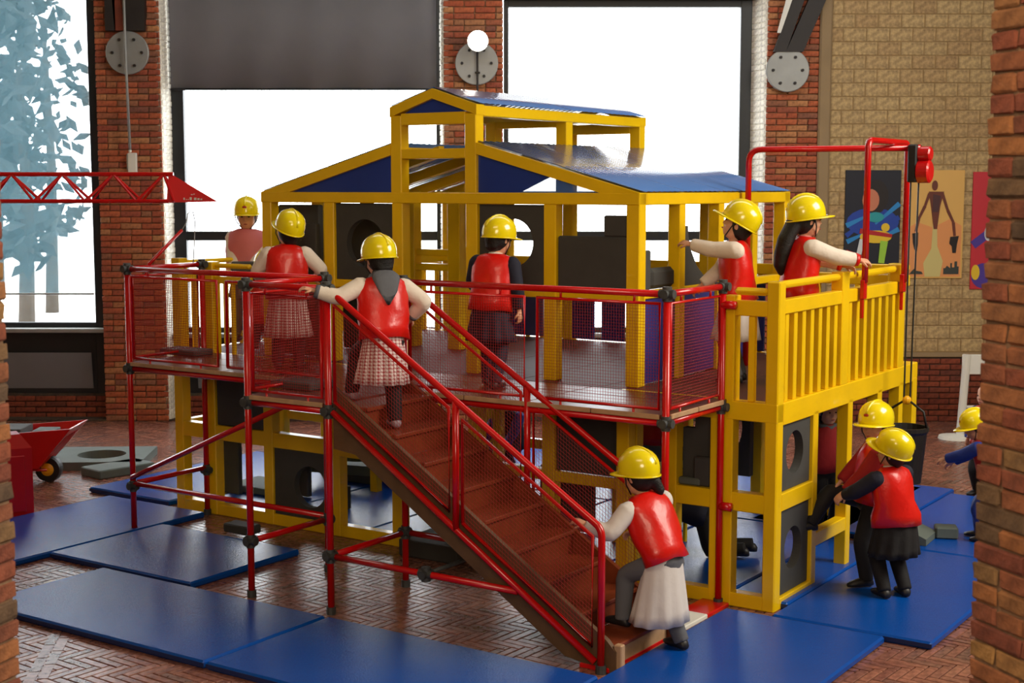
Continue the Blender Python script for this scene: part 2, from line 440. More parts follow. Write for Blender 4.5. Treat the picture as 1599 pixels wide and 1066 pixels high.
# beige block wall to the right, with brick base and ledge
bw = struct(MB().box(3.60, 9, YB+.005, YB+.5, 0, 7).build('wall_back', 'blockjoint'))
lay(bw, 3.72, 6.2, .83, 5.2, .158, .27, .012, 'block', joint=.012, name='block', y=YB+.012, limit=300)
bb = struct(MB().box(3.60, 9, YB-.03, YB+.012, 0, .78).build('wall_back', 'mortard'))
lay(bb, 3.62, 8.0, .0, .77, .069, .245, .02, 'brickr', y=YB-.03, limit=300)
struct(MB().bbox(3.60, 9, YB-.06, YB+.01, .775, .825).build('trim_4', 'plaster'))
struct(MB().bbox(3.575, 3.72, YB-.06, YB+.02, 0, 5.3, .02).build('trim_5', 'plaster'))

# near brick piers framing the view; the visible face of each runs back toward the camera
def nearpier(name, xe, sgn):
    e = struct(empty(name, (xe, 4.62, 0)))
    ang = math.atan2(-.943, .334*sgn)
    # local x runs along the face from the far edge toward the camera
    L = 1.3; n = Vector((-math.sin(ang), math.cos(ang), 0))*( -1 if sgn > 0 else 1)
    return e
def nearwall(name, xe, sgn):
    d = Vector((.334*sgn, -.943, 0))
    rz = math.atan2(d.y, d.x) if sgn > 0 else math.atan2(-d.y, -d.x)
    # face must look to -y local: for the right pier local x = d; for the left pier local x = -d
    e = struct(empty(name, (xe, 4.62, 0), rz))
    s = 1 if sgn > 0 else -1
    x0, x1 = (0, 1.5) if s > 0 else (-1.5, 0)
    MB().box(x0+(.01 if s > 0 else 0), x1-(0 if s > 0 else .01), .012, .45, 0, 5).build('core', 'mortar', e)
    cnt = lay(e, x0 if s > 0 else -.74, .74 if s > 0 else x1, .0, 3.6, .0655, .25, .014, 'brickp', joint=.009, headers=True, y=.012, limit=298)
    return e
r1 = nearwall('wall_right', 1.515, 1)
l1 = nearwall('wall_left', -1.63, -1)

# ------------------------------------------------------------------ herringbone brick floor
HB = R(-37)
def hrot(x, y):   # pattern plane -> world
    return (x*math.cos(HB)-y*math.sin(HB), x*math.sin(HB)+y*math.cos(HB)+10)
Lb, Wb, G = .24, .06, .004
rects = []
sx, sy = -2.78, 8.42; sdx, sdy = -math.sin(R(8)), math.cos(R(8))   # plain border strip
def instrip(x, y):
    t = (x-sx)*sdy-(y-sy)*sdx
    return False
for j in range(-420, 420):
    for i in range(-26, 27):
        bx = j*Wb+i*2*Lb; by = j*Wb
        for hz in (0, 1):
            if hz == 0: r = (bx, bx+Lb, by, by+Wb)
            else: r = (bx+Lb, bx+Lb+Wb, by+Wb-Lb, by+Wb)
            cx, cy = (r[0]+r[1])/2, (r[2]+r[3])/2
            if abs(cx) > 14 or abs(cy) > 14: continue
            X, Y = hrot(cx, cy)
            if Y < 6.6 or Y > 17.1 or abs(X) > .42*Y+1.2 or instrip(X, Y): continue
            rects.append((X, Y, cx, cy, hz))
def vis(X, Y):
    x = 799.5+2243*X/(Y*.994+.3); y = 533-2243*(-2.79*.994+Y*.107)/(Y*.994+.3)
    u = (X-O.x)*UX.x+(Y-O.y)*UX.y; v = (X-O.x)*VX.x+(Y-O.y)*VX.y
    if not (20 < x < 1525 and y < 1080): return False
    if -6.3 < u < -.9 and -2.9 < v < -1.78 and u < .8 and u > -4.45: return False
    if -.9 <= u < .85 and -2.9 < v < -.15: return False
    if v > 0 and u > -6.7: return False
    if -5.15 < u < -3.6 and -1.75 < v < -.62: return False
    return True
near = sorted([r for r in rects if vis(r[0], r[1])], key=lambda r: r[1])[:298]
ns = set(near)
bm1 = MB().bbox(-Lb/2+G, Lb/2-G, -Wb/2+G, Wb/2-G, -.02, 0, .003).mesh('brick_mesh'); bm1.materials.append(M['paver'])
for (X, Y, cx, cy, hz) in near:
    o = link('brick', bm1, floor, (X, Y, random.uniform(-.001, .001))); o.rotation_euler = (random.uniform(-.004, .004), random.uniform(-.004, .004), HB+(0 if hz == 0 else math.pi/2))
vs = []; fs = []
for r in rects:
    if r in ns: continue
    X, Y, cx, cy, hz = r
    lx, ly = (Lb/2-G, Wb/2-G) if hz == 0 else (Wb/2-G, Lb/2-G)
    o_ = len(vs); z = random.uniform(-.001, .001)
    for zz, sh in ((-.012, 0), (z, .002)):
        for a, b in ((-1, -1), (1, -1), (1, 1), (-1, 1)):
            p = hrot(cx+a*(lx-sh), cy+b*(ly-sh)); vs.append((p[0], p[1], zz))
    fs += [(o_+4, o_+5, o_+6, o_+7)]+[(o_+k, o_+(k+1) % 4, o_+4+(k+1) % 4, o_+4+k) for k in range(4)]
me = bpy.data.meshes.new('paving'); me.from_pydata(vs, [], fs); me.materials.append(M['paveri'])
stuff(link('brick_paving', me, floor))
mb = MB()   # border strip bricks
for k in range(-2, 36):
    for q in (-1, 1):
        s_ = k*.25+(.125 if q > 0 else 0); cx = sx+sdx*s_+sdy*q*.034; cy = sy+sdy*s_-sdx*q*.034
        a, b = .119, .030
        pts = [(cx+sdx*i*a+sdy*j*b, cy+sdy*i*a-sdx*j*b) for i, j in ((-1, -1), (1, -1), (1, 1), (-1, 1))]
        mb.hexa([(p[0], p[1], -.02) for p in pts]+[(p[0], p[1], .003) for p in pts])
stuff(mb.build('border_brick', 'paveri', floor))
struct(MB().bbox(-7, 6, YB-.01, YB+.2, 0, .02).build('baseboard_back', 'mortard'))

# ------------------------------------------------------------------ outside: paving, trees and sky beyond the glass
struct(MB().box(-40, 40, 17.7, 90, -.3, -.1).build('ground', 'concrete'))
def leafmat(name, rgb):
    return mat(name, rgb, .7, var=.4, vscale=2.5)
M['leaf'] = leafmat('leaf', (18, 30, 31)); M['bark'] = mat('bark', (60, 52, 44), .9, var=.2)
def tree(x, y, h, w, lab, seed):
    rnd = random.Random(seed)
    t = tag(empty('tree', (x, y, -.1)), lab, 'tree', None)
    MB().tube([(0, 0, 0), (.1, 0, h*.4), (0, .1, h*.75)], [.16, .11, .05], 8).build('trunk', 'bark', t, smooth=True)
    mb = MB()
    for k in range(300):
        a = rnd.uniform(0, 6.28); zz = rnd.uniform(.22, 1); rr = w*math.sqrt(rnd.random())*math.sin(min(1, zz*1.05)*2.7+.25)
        c = Vector((rr*math.cos(a), rr*math.sin(a), h*zz)); s = rnd.uniform(.14, .30)
        d1 = Vector((rnd.uniform(-1, 1), rnd.uniform(-1, 1), rnd.uniform(-1, 1))).normalized(); d2 = d1.orthogonal().normalized()
        n3 = d1.cross(d2)*.02
        mb.add([c-d1*s, c-d2*s*.5+n3, c+d1*s, c+d2*s*.5+n3, c+n3*3], [(0, 1, 4), (1, 2, 4), (2, 3, 4), (3, 0, 4), (0, 3, 2, 1)])
    stuff(mb.build('foliage', 'leaf', t))
for i, (x, y, h, w, lab) in enumerate([
    (-10.6, 27, 7.6, 1.0, 'tall narrow tree outside, leftmost behind the sheer screen'),
    (-8.5, 25, 6.6, .65, 'slim blue-green tree outside the left window, nearest the brick pillar'),
    (-10.6, 33, 8.2, 1.1, 'broad hazy tree outside, farthest behind the sheer screen'),
    (-13.2, 31, 7.6, 1.2, 'tree outside just showing at the far left of the screened window'),
    (-9.6, 25.5, 7.2, .8, 'slender tree outside behind the middle of the sheer screen'), (-13.6, 38, 9.0, 1.1, 'farthest tall tree outside, between the two slim trees')]):
    tree(x, y, h, w, lab, 30+i)

# ------------------------------------------------------------------ wall fittings
for i, (x, z, lab) in enumerate([(-4.46, 4.33, 'round bolted steel plate on the left brick pillar beside the sheer screen'),
                                 (-.41, 4.21, 'round bolted steel plate below the glowing lamp on the middle pillar'),
                                 (3.20, 4.13, 'grey round bolted steel plate on the right pillar beside the beige wall')]):
    t = tag(empty('tie_plate', (x, YB-.06, z)), lab, 'plate')
    rings = [((0, 0, 0), (1, 0, 0), (0, 0, 1), .25, .25), ((0, -.035, 0), (1, 0, 0), (0, 0, 1), .25, .25), ((0, -.04, 0), (1, 0, 0), (0, 0, 1), .243, .243)]
    MB().loft(rings, 36).build('disc', 'steel', t)
    MB().loft([((0, .05, 0), (1, 0, 0), (0, 0, 1), .1, .1), ((0, 0, 0), (1, 0, 0), (0, 0, 1), .1, .1)], 16).build('stub', 'darksteel', t)
    for k in range(6):
        a = k*math.pi/3
        MB().loft([((.17*math.cos(a), -.035, .17*math.sin(a)), (1, 0, 0), (0, 0, 1), .019, .019), ((.17*math.cos(a), -.062, .17*math.sin(a)), (1, 0, 0), (0, 0, 1), .017, .017)], 6).build('bolt', 'darksteel', t)
# steel struts above the plates
for i, (x, lean, mm, w, lab) in enumerate([
    (-4.64, .0, 'darksteel', .06, 'dark upright steel strut above the left round plate, leftmost'),
    (-4.54, -.03, 'rust', .05, 'rusty brown steel strut above the left round plate'),
    (-4.36, .02, 'darksteel', .11, 'wide dark steel strut above the left round plate, beside the rusty one'),
    (3.10, .16, 'darksteel', .07, 'dark slanting steel strut above the right round plate, nearest the window'),
    (3.27, .20, 'darksteel', .10, 'wide dark slanting strut above the right round plate, nearest the beige wall')]):
    z0 = 4.58 if i < 3 else 4.34
    o = MB().hexa([(-w, -.05, 0), (w, -.05, 0), (w, .04, 0), (-w, .04, 0), (-w+lean*3, -.05, 1.4), (w+lean*3, -.05, 1.4), (w+lean*3, .04, 1.4), (-w+lean*3, .04, 1.4)]).build('steel_strut', mm)
    o.location = (x, YB-.07, z0); tag(o, lab, 'strut')
o = MB().hexa([(-.03, -.01, 0), (.01, -.01, 0), (.01, .01, 0), (-.03, .01, 0), (.16, -.01, .75), (.26, -.01, .75), (.26, .01, .75), (.16, .01, .75)]).build('strut_flange', 'white')
o.location = (3.09, YB-.14, 4.55); tag(o, 'thin white painted flange along the slanting strut over the right plate', 'strut')
t = tag(empty('hanging_conduit', (-4.44, YB-.16, 3.2)), 'thin grey conduit hanging in front of the left round plate down to a white box', 'conduit')
MB().tube([(0, 0, 0), (-.02, 0, 1.0), (-.03, 0, 3.8)], .016, 8).build('pipe', 'steel', t, smooth=True)
MB().ball((0, 0, -.0), .02, 8, 6).build('pipe_end', 'white', t)
t = tag(empty('control_box', (-4.44, YB-.05, 2.95)), 'small white wall box on the left brick pillar above the red crane arm', 'box')
MB().bbox(-.05, .05, -.04, .02, 0, .23).build('case', 'white', t); MB().bbox(-.065, -.05, -.035, .02, .03, .22).build('side_cover', 'steel', t)
t = tag(empty('spot_lamp', (-.39, YB-.34, 4.44)), 'glowing round spot lamp mounted high on the middle brick pillar', 'lamp')
MB().loft([((0, 0, 0), (1, 0, 0), (0, 0, 1), .12, .12), ((0, .10, .02), (1, 0, 0), (0, 0, 1), .10, .10), ((0, .18, .03), (1, 0, 0), (0, 0, 1), .05, .05)], 24).build('housing', 'steel', t)
MB().loft([((0, -.012, 0), (1, 0, 0), (0, 0, 1), .112, .112), ((0, .0, 0), (1, 0, 0), (0, 0, 1), .112, .112)], 24).build('lens', 'lamp', t)
MB().tube([(0, .15, .03), (0, .26, .03), (0, .30, .03)], .018, 8).build('bracket', 'darksteel', t)
t = tag(empty('lamp_conduit', (-.40, YB-.13, 2.9)), 'thin dark conduit running up the middle pillar over its round plate', 'conduit')
MB().tube([(0, 0, 0), (0, 0, 1.5)], .012, 8).build('pipe', 'darksteel', t)
for z in (.2, .7, 1.2): MB().bbox(-.03, .03, -.02, .12, z-.01, z+.01).build('clip', 'darksteel', t)

# posters on the beige wall
def flat(name, poly, y, m, parent, th=.002):
    return MB().prism(poly, y-th, y, 'y').build(name, m, parent)
def blob(cx, cz, rx, rz, n=18, a0=0):
    return [(cx+rx*math.cos(2*math.pi*k/n+a0), cz+rz*math.sin(2*math.pi*k/n+a0)) for k in range(n)]
def stroke(x0, z0, x1, z1, w0, w1):
    dx, dz = x1-x0, z1-z0; l = math.hypot(dx, dz); nx, nz = -dz/l, dx/l
    return [(x0+nx*w0, z0+nz*w0), (x0-nx*w0, z0-nz*w0), (x1-nx*w1, z1-nz*w1), (x1+nx*w1, z1+nz*w1)]
pc = {}
for k, c in dict(night=(14, 18, 36), blue=(16, 60, 160), sky=(30, 130, 200), face=(196, 120, 90), hairp=(22, 12, 14), py=(226, 190, 40), pr=(176, 26, 30), pg=(150, 200, 60),
                 peach=(222, 176, 96), peach2=(224, 150, 90), brown=(104, 46, 30), brown2=(70, 36, 40), cityc=(52, 58, 54), smoke=(206, 192, 124), redp=(196, 38, 52), purple=(74, 50, 150), pale=(206, 214, 220), teal=(30, 150, 160)).items():
    pc[k] = mat('print_'+k, c, .6)
pb = tag(empty('poster', (3.92, YB-.012, 1.87)), 'dark blue poster with a face above a yellow toy machine, left of three', 'poster')
MB().bbox(0, .655, -.006, .008, 0, 1.11, .003).build('sheet', pc['night'], pb)
pr = flat('print', blob(.33, .50, .31, .17), -.006, pc['blue'], pb)
for k, (x0, z0, x1, z1, c) in enumerate([(.02, .34, .25, .52, 'blue'), (.02, .46, .27, .58, 'sky'), (.64, .72, .36, .48, 'sky'), (.64, .56, .40, .40, 'blue'), (.03, .27, .22, .36, 'sky'), (.64, .42, .44, .32, 'sky')]):
    flat('ray', stroke(x0, z0, x1, z1, .03, .012), -.0085-k*.0004, pc[c], pb)
flat('hair_print', blob(.36, .80, .15, .20), -.0115, pc['hairp'], pb)
flat('face_print', blob(.30, .76, .10, .13), -.0135, pc['face'], pb)
flat('shirt_print', blob(.36, .56, .10, .06), -.013, pc['teal'], pb)
flat('machine_print', blob(.37, .33, .19, .075), -.014, pc['py'], pb)
flat('machine_print', stroke(.18, .40, .56, .34, .03, .02), -.0165, pc['pr'], pb)
flat('machine_print', blob(.48, .44, .05, .05), -.0165, pc['py'], pb)
flat('leg_print', stroke(.21, .30, .17, .10, .03, .03), -.0165, pc['pale'], pb)
flat('leg_print', stroke(.47, .28, .44, .02, .045, .035), -.0165, pc['pg'], pb)
flat('arm_print', stroke(.02, .14, .22, .08, .04, .03), -.017, pc['pr'], pb)
pb = tag(empty('poster', (4.66, YB-.012, 1.71)), 'peach coloured poster with a thin long-armed dancer over a small skyline, middle of three', 'poster')
MB().bbox(0, .66, -.006, .008, 0, 1.27, .003).build('sheet', pc['peach'], pb)
flat('lower_print', [(.02, .02), (.64, .02), (.64, .62), (.5, .70), (.3, .6), (.12, .66), (.02, .6)], -.006, pc['peach2'], pb)
flat('smoke_print', [(.22, .02), (.40, .02), (.43, .2), (.36, .38), (.35, .62), (.30, .62), (.29, .35), (.2, .18)], -.0085, pc['smoke'], pb)
flat('figure_print', [(.31, .58), (.35, .58), (.38, .85), (.42, 1.02), (.24, 1.02), (.27, .85)], -.011, pc['brown'], pb)
flat('figure_print', [(.29, .78), (.36, .78), (.38, .97), (.29, .99)], -.0135, pc['brown2'], pb)
flat('head_print', blob(.31, 1.09, .035, .06), -.011, pc['brown'], pb)
for pts in ([(.40, 1.0), (.47, .80), (.54, .66), (.56, .50)], [(.25, 1.0), (.20, .85), (.13, .70), (.10, .55)]):
    for (a, b) in zip(pts, pts[1:]): flat('arm_print', stroke(*a, *b, .018, .015), -.0115, pc['brown'], pb)
flat('glove_print', [(.51, .49), (.61, .50), (.59, .40), (.58, .30), (.54, .30), (.53, .38), (.50, .41)], -.0125, pc['hairp'], pb)
flat('glove_print', [(.06, .53), (.13, .54), (.13, .40), (.12, .32), (.09, .34), (.07, .42)], -.0125, pc['hairp'], pb)
flat('skyline_print', [(.44, .05), (.62, .05), (.62, .14), (.60, .14), (.60, .20), (.57, .20), (.57, .13), (.54, .13), (.54, .18), (.52, .18), (.52, .12), (.48, .15), (.46, .12), (.44, .12)], -.0115, pc['cityc'], pb)
flat('skyline_print', [(.04, .05), (.2, .05), (.18, .08), (.12, .09), (.1, .12), (.06, .08)], -.0115, pc['cityc'], pb)
pb = tag(empty('poster', (5.42, YB-.012, 1.58)), 'red poster with purple and yellow shapes, right of three behind the near pier', 'poster')
MB().bbox(0, .66, -.006, .008, 0, 1.38, .003).build('sheet', pc['redp'], pb)
flat('shape_print', blob(.16, .16, .15, .15), -.006, pc['purple'], pb)
flat('shape_print', blob(.06, .20, .05, .09), -.0085, pc['py'], pb)
flat('shape_print', stroke(.02, .52, .2, .66, .05, .05), -.006, pc['purple'], pb)
flat('shape_print', blob(.2, .66, .05, .09), -.0085, pc['pale'], pb)
flat('shape_print', blob(.42, .7, .16, .3), -.006, pc['night'], pb)

# ================================================================== playhouse
ph = hthing('playhouse', 'large yellow wooden playhouse with a blue-sheet gable roof over an open lower storey', 'playhouse', 0, 0)
def bar(u0, u1, v0, v1, z0, z1, name='beam', m='yellow', parent=None, b=.006, group=None):
    return MB().bbox(u0, u1, v0, v1, z0, z1, b).build(name, m, parent or ph)
ZD = 1.385    # deck level
EZ = 2.745    # top of the eave beams
FV = .18      # gable front plane
P = .10
# lower storey, front plane v = 0 (left wing and right wing) and the recessed middle
for u in (-5.6, -5.21, -4.555, -3.83, -3.2): bar(u, u+P, 0, P, 0, ZD-.12, 'post')
for u in (-.83, -.48): bar(u, u+P, 0, P, 0, ZD-.12, 'post')
bar(-1.2, -1.10, 0, P, 0, ZD-.12, 'post')
bar(-.40, -.315, .0, P, 0, 2.08, 'post')
bar(-.09, 0, 0, P, 0, 2.18, 'post', b=.008)
for (a, b) in ((-5.6, -3.1), (-1.2, 0)):
    bar(a+.02, b-.02, .005, P-.005, 0, .095); bar(a+.02, b-.02, .004, P-.004, .65, .775); bar(a, b, -.002, P, ZD-.125, ZD)
for u in (-2.6, -1.93, -1.24): bar(u, u+.105, FV, FV+P, 0, ZD-.1, 'post')
bar(-3.1, -1.2, FV+.005, FV+.09, .64, .72); bar(-3.1, -1.2, FV, FV+P, ZD-.11, ZD-.01)
# rear of the lower storey
VB = 2.68
for u in (-5.6, -4.9, -4.2, -3.5, -2.8, -2.1, -1.4, -.7, -.1): bar(u, u+P, VB, VB+P, 0, ZD-.12, 'post')
bar(-5.6, 0, VB, VB+P, ZD-.125, ZD)
# partitions running back inside
for u in (-4.5, -3.15, -1.9): 
    bar(u, u+.08, 1.3, 1.38, 0, ZD-.1, 'post')
bar(-5.5, -.1, 1.3, 1.38, ZD-.11, ZD-.01)
for (a, b) in ((-5.5, -4.1), (-2.8, -1.9)): bar(a, b, 1.31, 1.37, .62, .70)
# left side and right side of the lower storey
for v in (.62, 1.27, 1.88, 2.36):
    bar(-.09, 0, v, v+.085, 0, ZD-.12, 'post'); bar(-5.6, -5.51, v, v+.085, 0, ZD-.12, 'post')
for ua, ub in ((-.088, -.002), (-5.598, -5.512)):
    bar(ua, ub, P, .63, 0, .075); bar(ua, ub, P, .63, .66, .78)
    bar(ua-.002, ub+.002, .0+P, VB, ZD-.15, ZD)
bar(-.085, -.005, .70, 1.28, .30, .40)
# decks
for k in range(8):
    a = -5.58+k*.6975; bar(a+.003, a+.694, .10, VB, ZD-.03, ZD-.002, 'deck_board', 'deckin', b=.003)
# gable house posts on the deck
GU = [-4.70, -4.02, -3.32, -2.615, -1.92, -1.235]
for u in GU:
    bar(u, u+.105, FV, FV+P, ZD, EZ-.08, 'post'); bar(u, u+.105, VB, VB+P, ZD, EZ-.08, 'post')
for v in (.79, 1.44, 2.06):
    bar(-1.23, -1.13, v, v+.09, ZD, EZ-.08, 'post'); bar(-4.70, -4.60, v, v+.09, ZD, EZ-.08, 'post')
HL, HR = -4.70, -1.13
bar(HL, HR, FV-.006, FV+P, EZ-.085, EZ, 'eave_beam'); bar(HL, HR, VB, VB+P+.006, EZ-.085, EZ, 'eave_beam')
bar(HR-.10, HR+.006, FV+P, VB, EZ-.085, EZ, 'eave_beam'); bar(HL-.006, HL+.10, FV+P, VB, EZ-.085, EZ, 'eave_beam')
# window rails
bar(-2.51, HR, FV+.01, FV+.085, 1.985, 2.05, 'rail'); bar(HL, -3.32, FV+.01, FV+.085, 1.985, 2.05, 'rail')
bar(HR-.09, HR-.01, FV+P, VB, 2.0, 2.06, 'rail'); bar(HL+.01, HL+.09, FV+P, VB, 2.07, 2.15, 'rail')
bar(HL, -3.4, VB+.01, VB+.09, 2.05, 2.14, 'rail'); bar(-2.6, HR, VB+.01, VB+.09, 2.05, 2.14, 'rail')
for za, zb2 in ((2.19, 2.245), (2.06, 2.12)): bar(-4.17, -3.57, 1.42, 1.50, za, zb2, 'rail')
bar(-4.20, -4.05, 1.40, 1.51, ZD, EZ, 'post'); bar(-3.69, -3.56, 1.40, 1.51, ZD, EZ, 'post')
for a, b in ((-4.55, -4.2), (-3.9, -3.52), (-3.42, -2.98), (-2.90, -2.66), (-2.50, -2.2), (-2.1, -1.95), (-1.8, -1.3)): MB().bbox(a, b, VB+.005, VB+.028, ZD+.01, 2.0, .004).build('infill_panel', 'bluepanel', ph)  # blue rear panels, extended to cut window reflections on the inner deck
for k in range(9):
    u = -2.5+k*.16; bar(u, u+.04, VB+.03, VB+.07, ZD, 2.06, 'baluster')
for k in range(7):
    u = -4.55+k*.16; bar(u, u+.04, VB+.03, VB+.07, ZD, 2.06, 'baluster')
# gable timbers and cupola
CL, CR = -3.325, -2.515       # cupola sides
def slope(u0, z0, u1, z1, t, v0, v1, name='rafter', m='yellow', parent=None):
    return MB().hexa([(u0, v0, z0-t), (u1, v0, z1-t), (u1, v1, z1-t), (u0, v1, z0-t), (u0, v0, z0), (u1, v0, z1), (u1, v1, z1), (u0, v1, z0)]).build(name, m, parent or ph)
ZJ = 3.115
for v in (FV-.004, .80, 1.45, 2.07, VB):
    w = .104 if v in (FV-.004, VB) else .07
    slope(HL, EZ, CL, ZJ, .085, v, v+w); slope(HR, EZ, CR, ZJ, .085, v, v+w)
for v in (FV, 1.45, VB):
    for ua in (CL, CR-.105):
        bar(ua, ua+.105, v-.003 if v == FV else v, v+P, EZ-.005, 3.33, 'post')
for v in (FV, VB):
    bar(CL+.1, CR-.1, v, v+P, 3.0, 3.075); bar(CL+.1, CR-.1, v-.002, v+P, 3.255, 3.345)
    um = (CL+CR)/2
    slope(CL-.005, 3.395, um, 3.525, .075, v-.004, v+P+.002); slope(CR+.005, 3.395, um, 3.525, .075, v-.004, v+P+.002)
for ua in (CL-.004, CR-.095):
    bar(ua, ua+.10, FV+P, VB, 3.31, 3.39, 'cupola_plate'); bar(ua+.01, ua+.09, FV+P, VB, 3.02, 3.09, 'cupola_plate')
bar(CL+.1, CR-.1, 1.46, 1.52, 3.27, 3.33)
# roof sheets (ribbed), one per bay between rafters
def sheet(u0, z0, u1, z1, v0, v1, name='roof_sheet'):
    mb = MB(); n = int((v1-v0)/.038)*2; o_ = 0
    for i in range(n+1):
        v = v0+(v1-v0)*i/n; d = .0022*math.sin(i*math.pi/2+.7)
        for (u, z) in ((u0, z0), (u1, z1)):
            mb.v.append((u, v, z+d+.012)); mb.v.append((u, v, z+d+.009))
    for i in range(n):
        a = 4*i; b = a+4
        mb.f += [(a, a+2, b+2, b), (a+1, b+1, b+3, a+3), (a, b, b+1, a+1), (a+2, a+3, b+3, b+2)]
    return mb.build(name, 'roof', ph, smooth=True)
vb = [FV+.02, .835, 1.485, 2.105, VB+.09]
for a, b in zip(vb, vb[1:]):
    sheet(HL-.01, EZ, CL-.005, ZJ, a+.004, b-.004); sheet(HR+.01, EZ, CR+.005, ZJ, a+.004, b-.004)
for a, b in ((FV+.02, 1.48), (1.49, VB+.09)):
    um = (CL+CR)/2
    sheet(CL-.02, 3.395, um, 3.525, a, b, 'cupola_sheet'); sheet(CR+.02, 3.395, um, 3.525, a, b, 'cupola_sheet')
def infill(poly, m, v=FV+.03):
    MB().prism(poly, v, v+.012, 'y').build('gable_infill', m, ph)
infill([(-4.55, EZ-.01), (CL, EZ-.01), (CL, 3.03)], 'bluepanel2')
infill([(CR, EZ-.01), (-2.17, EZ-.01), (-1.80, EZ+.15), (CR, 3.03)], 'bluepanel2')
infill([(-2.17, EZ-.01), (-1.28, EZ-.01), (-1.80, EZ+.15)], 'roofclear')
infill([(CL+.1, 3.34), (CR-.1, 3.34), ((CL+CR)/2, 3.47)], 'bluepanel2')
# blue infill panels of the right wall
for a, b in ((FV+P+.01, .785), (.885, 1.435), (1.535, 2.055)):
    MB().bbox(HR-.075, HR-.03, a, b, ZD+.01, 1.998, .004).build('infill_panel', 'bluepanel', ph)
# balcony rails of the right wing: front and side
bar(-.33, -.09, .01, .06, 2.085, 2.135, 'handrail', b=.02)
bar(-.33, -.08, .005, .075, 1.95, 2.05, 'rail_board')
for u in (-.225,): bar(u, u+.045, .02, .065, ZD, 1.95, 'baluster')
for v in (1.10, 2.30): bar(-.09, 0, v, v+.13, ZD, 2.19, 'post')
for a, b in ((P, 1.10), (1.23, 2.30)):
    MB().tube([(-.045, a, 2.155), (-.045, b, 2.155)], .026, 12).build('handrail', 'yellow', ph)
    bar(-.075, -.005, a, b, 1.965, 2.06, 'rail_board')
    n = 7
    for k in range(n):
        v = a+(b-a)*(k+.55)/n; bar(-.07, -.02, v-.028, v+.028, ZD, 1.97, 'baluster', b=.004)
bar(-1.13, -.05, VB-.06, VB, 2.0, 2.09, 'rail_board'); bar(-1.13, -.05, VB-.05, VB-.01, 2.13, 2.17, 'handrail')
for k in range(6): bar(-1.0+k*.17, -.955+k*.17, VB-.06, VB-.015, ZD, 2.0, 'baluster')
bar(-.2, -.1, VB-.1, VB, ZD, 2.18, 'post')
# left wing rails
bar(-5.6, -5.5, 0, P, ZD, 2.18, 'post'); bar(-5.22, -5.11, 0, P, ZD, 2.16, 'post')
for (a, b) in ((-5.11, -4.70),):
    bar(a, b, .02, .07, 2.11, 2.15, 'handrail', b=.015); bar(a, b, .02, .07, 1.98, 2.04, 'rail_board')
bar(-5.38, -5.345, .03, .065, ZD, 2.0, 'baluster'); bar(-4.93, -4.895, .03, .065, ZD, 2.0, 'baluster')
for v in (1.10, 2.30): bar(-5.6, -5.51, v, v+.12, ZD, 2.18, 'post')
for a, b in ((P, 1.10), (1.22, 2.30)):
    bar(-5.585, -5.525, a, b, 2.12, 2.16, 'handrail', b=.015)
    bar(-5.585, -5.525, a, b, 1.97, 2.05, 'rail_board')
    for k in range(5):
        v = a+(b-a)*(k+.6)/5.2; bar(-5.575, -5.535, v-.02, v+.02, ZD, 1.98, 'baluster')
bar(-5.5, HL, VB-.06, VB, 1.98, 2.06, 'rail_board'); bar(-5.5, HL, VB-.05, VB-.01, 2.12, 2.16, 'handrail')
for k in range(5): bar(-5.4+k*.16, -5.36+k*.16, VB-.055, VB-.015, ZD, 2.0, 'baluster')

# ------------------------------------------------------------------ foam building slabs
def holed(w, h, r, t, cx=.5, cy=.5, n=40):
    """square slab (x,z) with a round hole; thickness along y"""
    mb = MB(); hx, hz = w*cx, h*cy
    out = []; inn = []
    for k in range(n):
        a = 2*math.pi*(k+.5)/n; c, s = math.cos(a), math.sin(a)
        tx = ((w-hx) if c > 0 else hx)/max(1e-6, abs(c)); tz = ((h-hz) if s > 0 else hz)/max(1e-6, abs(s)); q = min(tx, tz)
        out.append((hx+c*q, hz+s*q)); inn.append((hx+c*r, hz+s*r))
    # snap nearest outer points to corners
    for cxx in (0, w):
        for czz in (0, h):
            j = min(range(n), key=lambda i: (out[i][0]-cxx)**2+(out[i][1]-czz)**2); out[j] = (cxx, czz)
    for y in (0, t):
        mb.v += [(p[0], y, p[1]) for p in out]+[(p[0], y, p[1]) for p in inn]
    for k in range(n):
        k2 = (k+1) % n
        mb.f += [(k, k2, n+k2, n+k), (2*n+k, 3*n+k, 3*n+k2, 2*n+k2), (k, 2*n+k, 2*n+k2, k2), (n+k, n+k2, 3*n+k2, 3*n+k)]
    return mb
def foam(label, mb, u, v, z, rz=0, m='foam', name='foam_slab', rx=0, group=None):
    o = mb.build(name, m); o.location = H(u, v, z)
    o.rotation_euler = (rx, 0, -A+rz); tag(o, label, 'foam block', group); return o
T_ = .06
foam('upper grey foam panel with a round hole filling the second window bay from the left', holed(.595, .605, .19, T_, .50, .48), -3.912, FV+.03, 2.052)
foam('upper grey foam panel with a round hole right of the open middle bay', holed(.58, .605, .175, T_, .52, .54), -2.505, FV+.03, 2.052)
foam('wide grey foam slab half filling the front window bay next to the house corner', MB().bbox(0, .58, 0, T_, 0, .385, .012), -1.812, FV+.02, 2.052)
foam('small square grey foam block standing on top of the half-height slab near the corner', MB().bbox(0, .18, 0, .06, 0, .15, .01), -1.43, FV+.02, 2.438)
foam('dark grey foam panel at the back of the leftmost upper bay', MB().bbox(0, .46, 0, T_, 0, 1.25, .012), -4.66, .33, ZD+.005)
foam('dark foam panel standing inside behind the holed panel of the second upper bay', MB().bbox(0, .52, 0, .06, 0, 1.2, .012), -4.50, .95, ZD+.005)
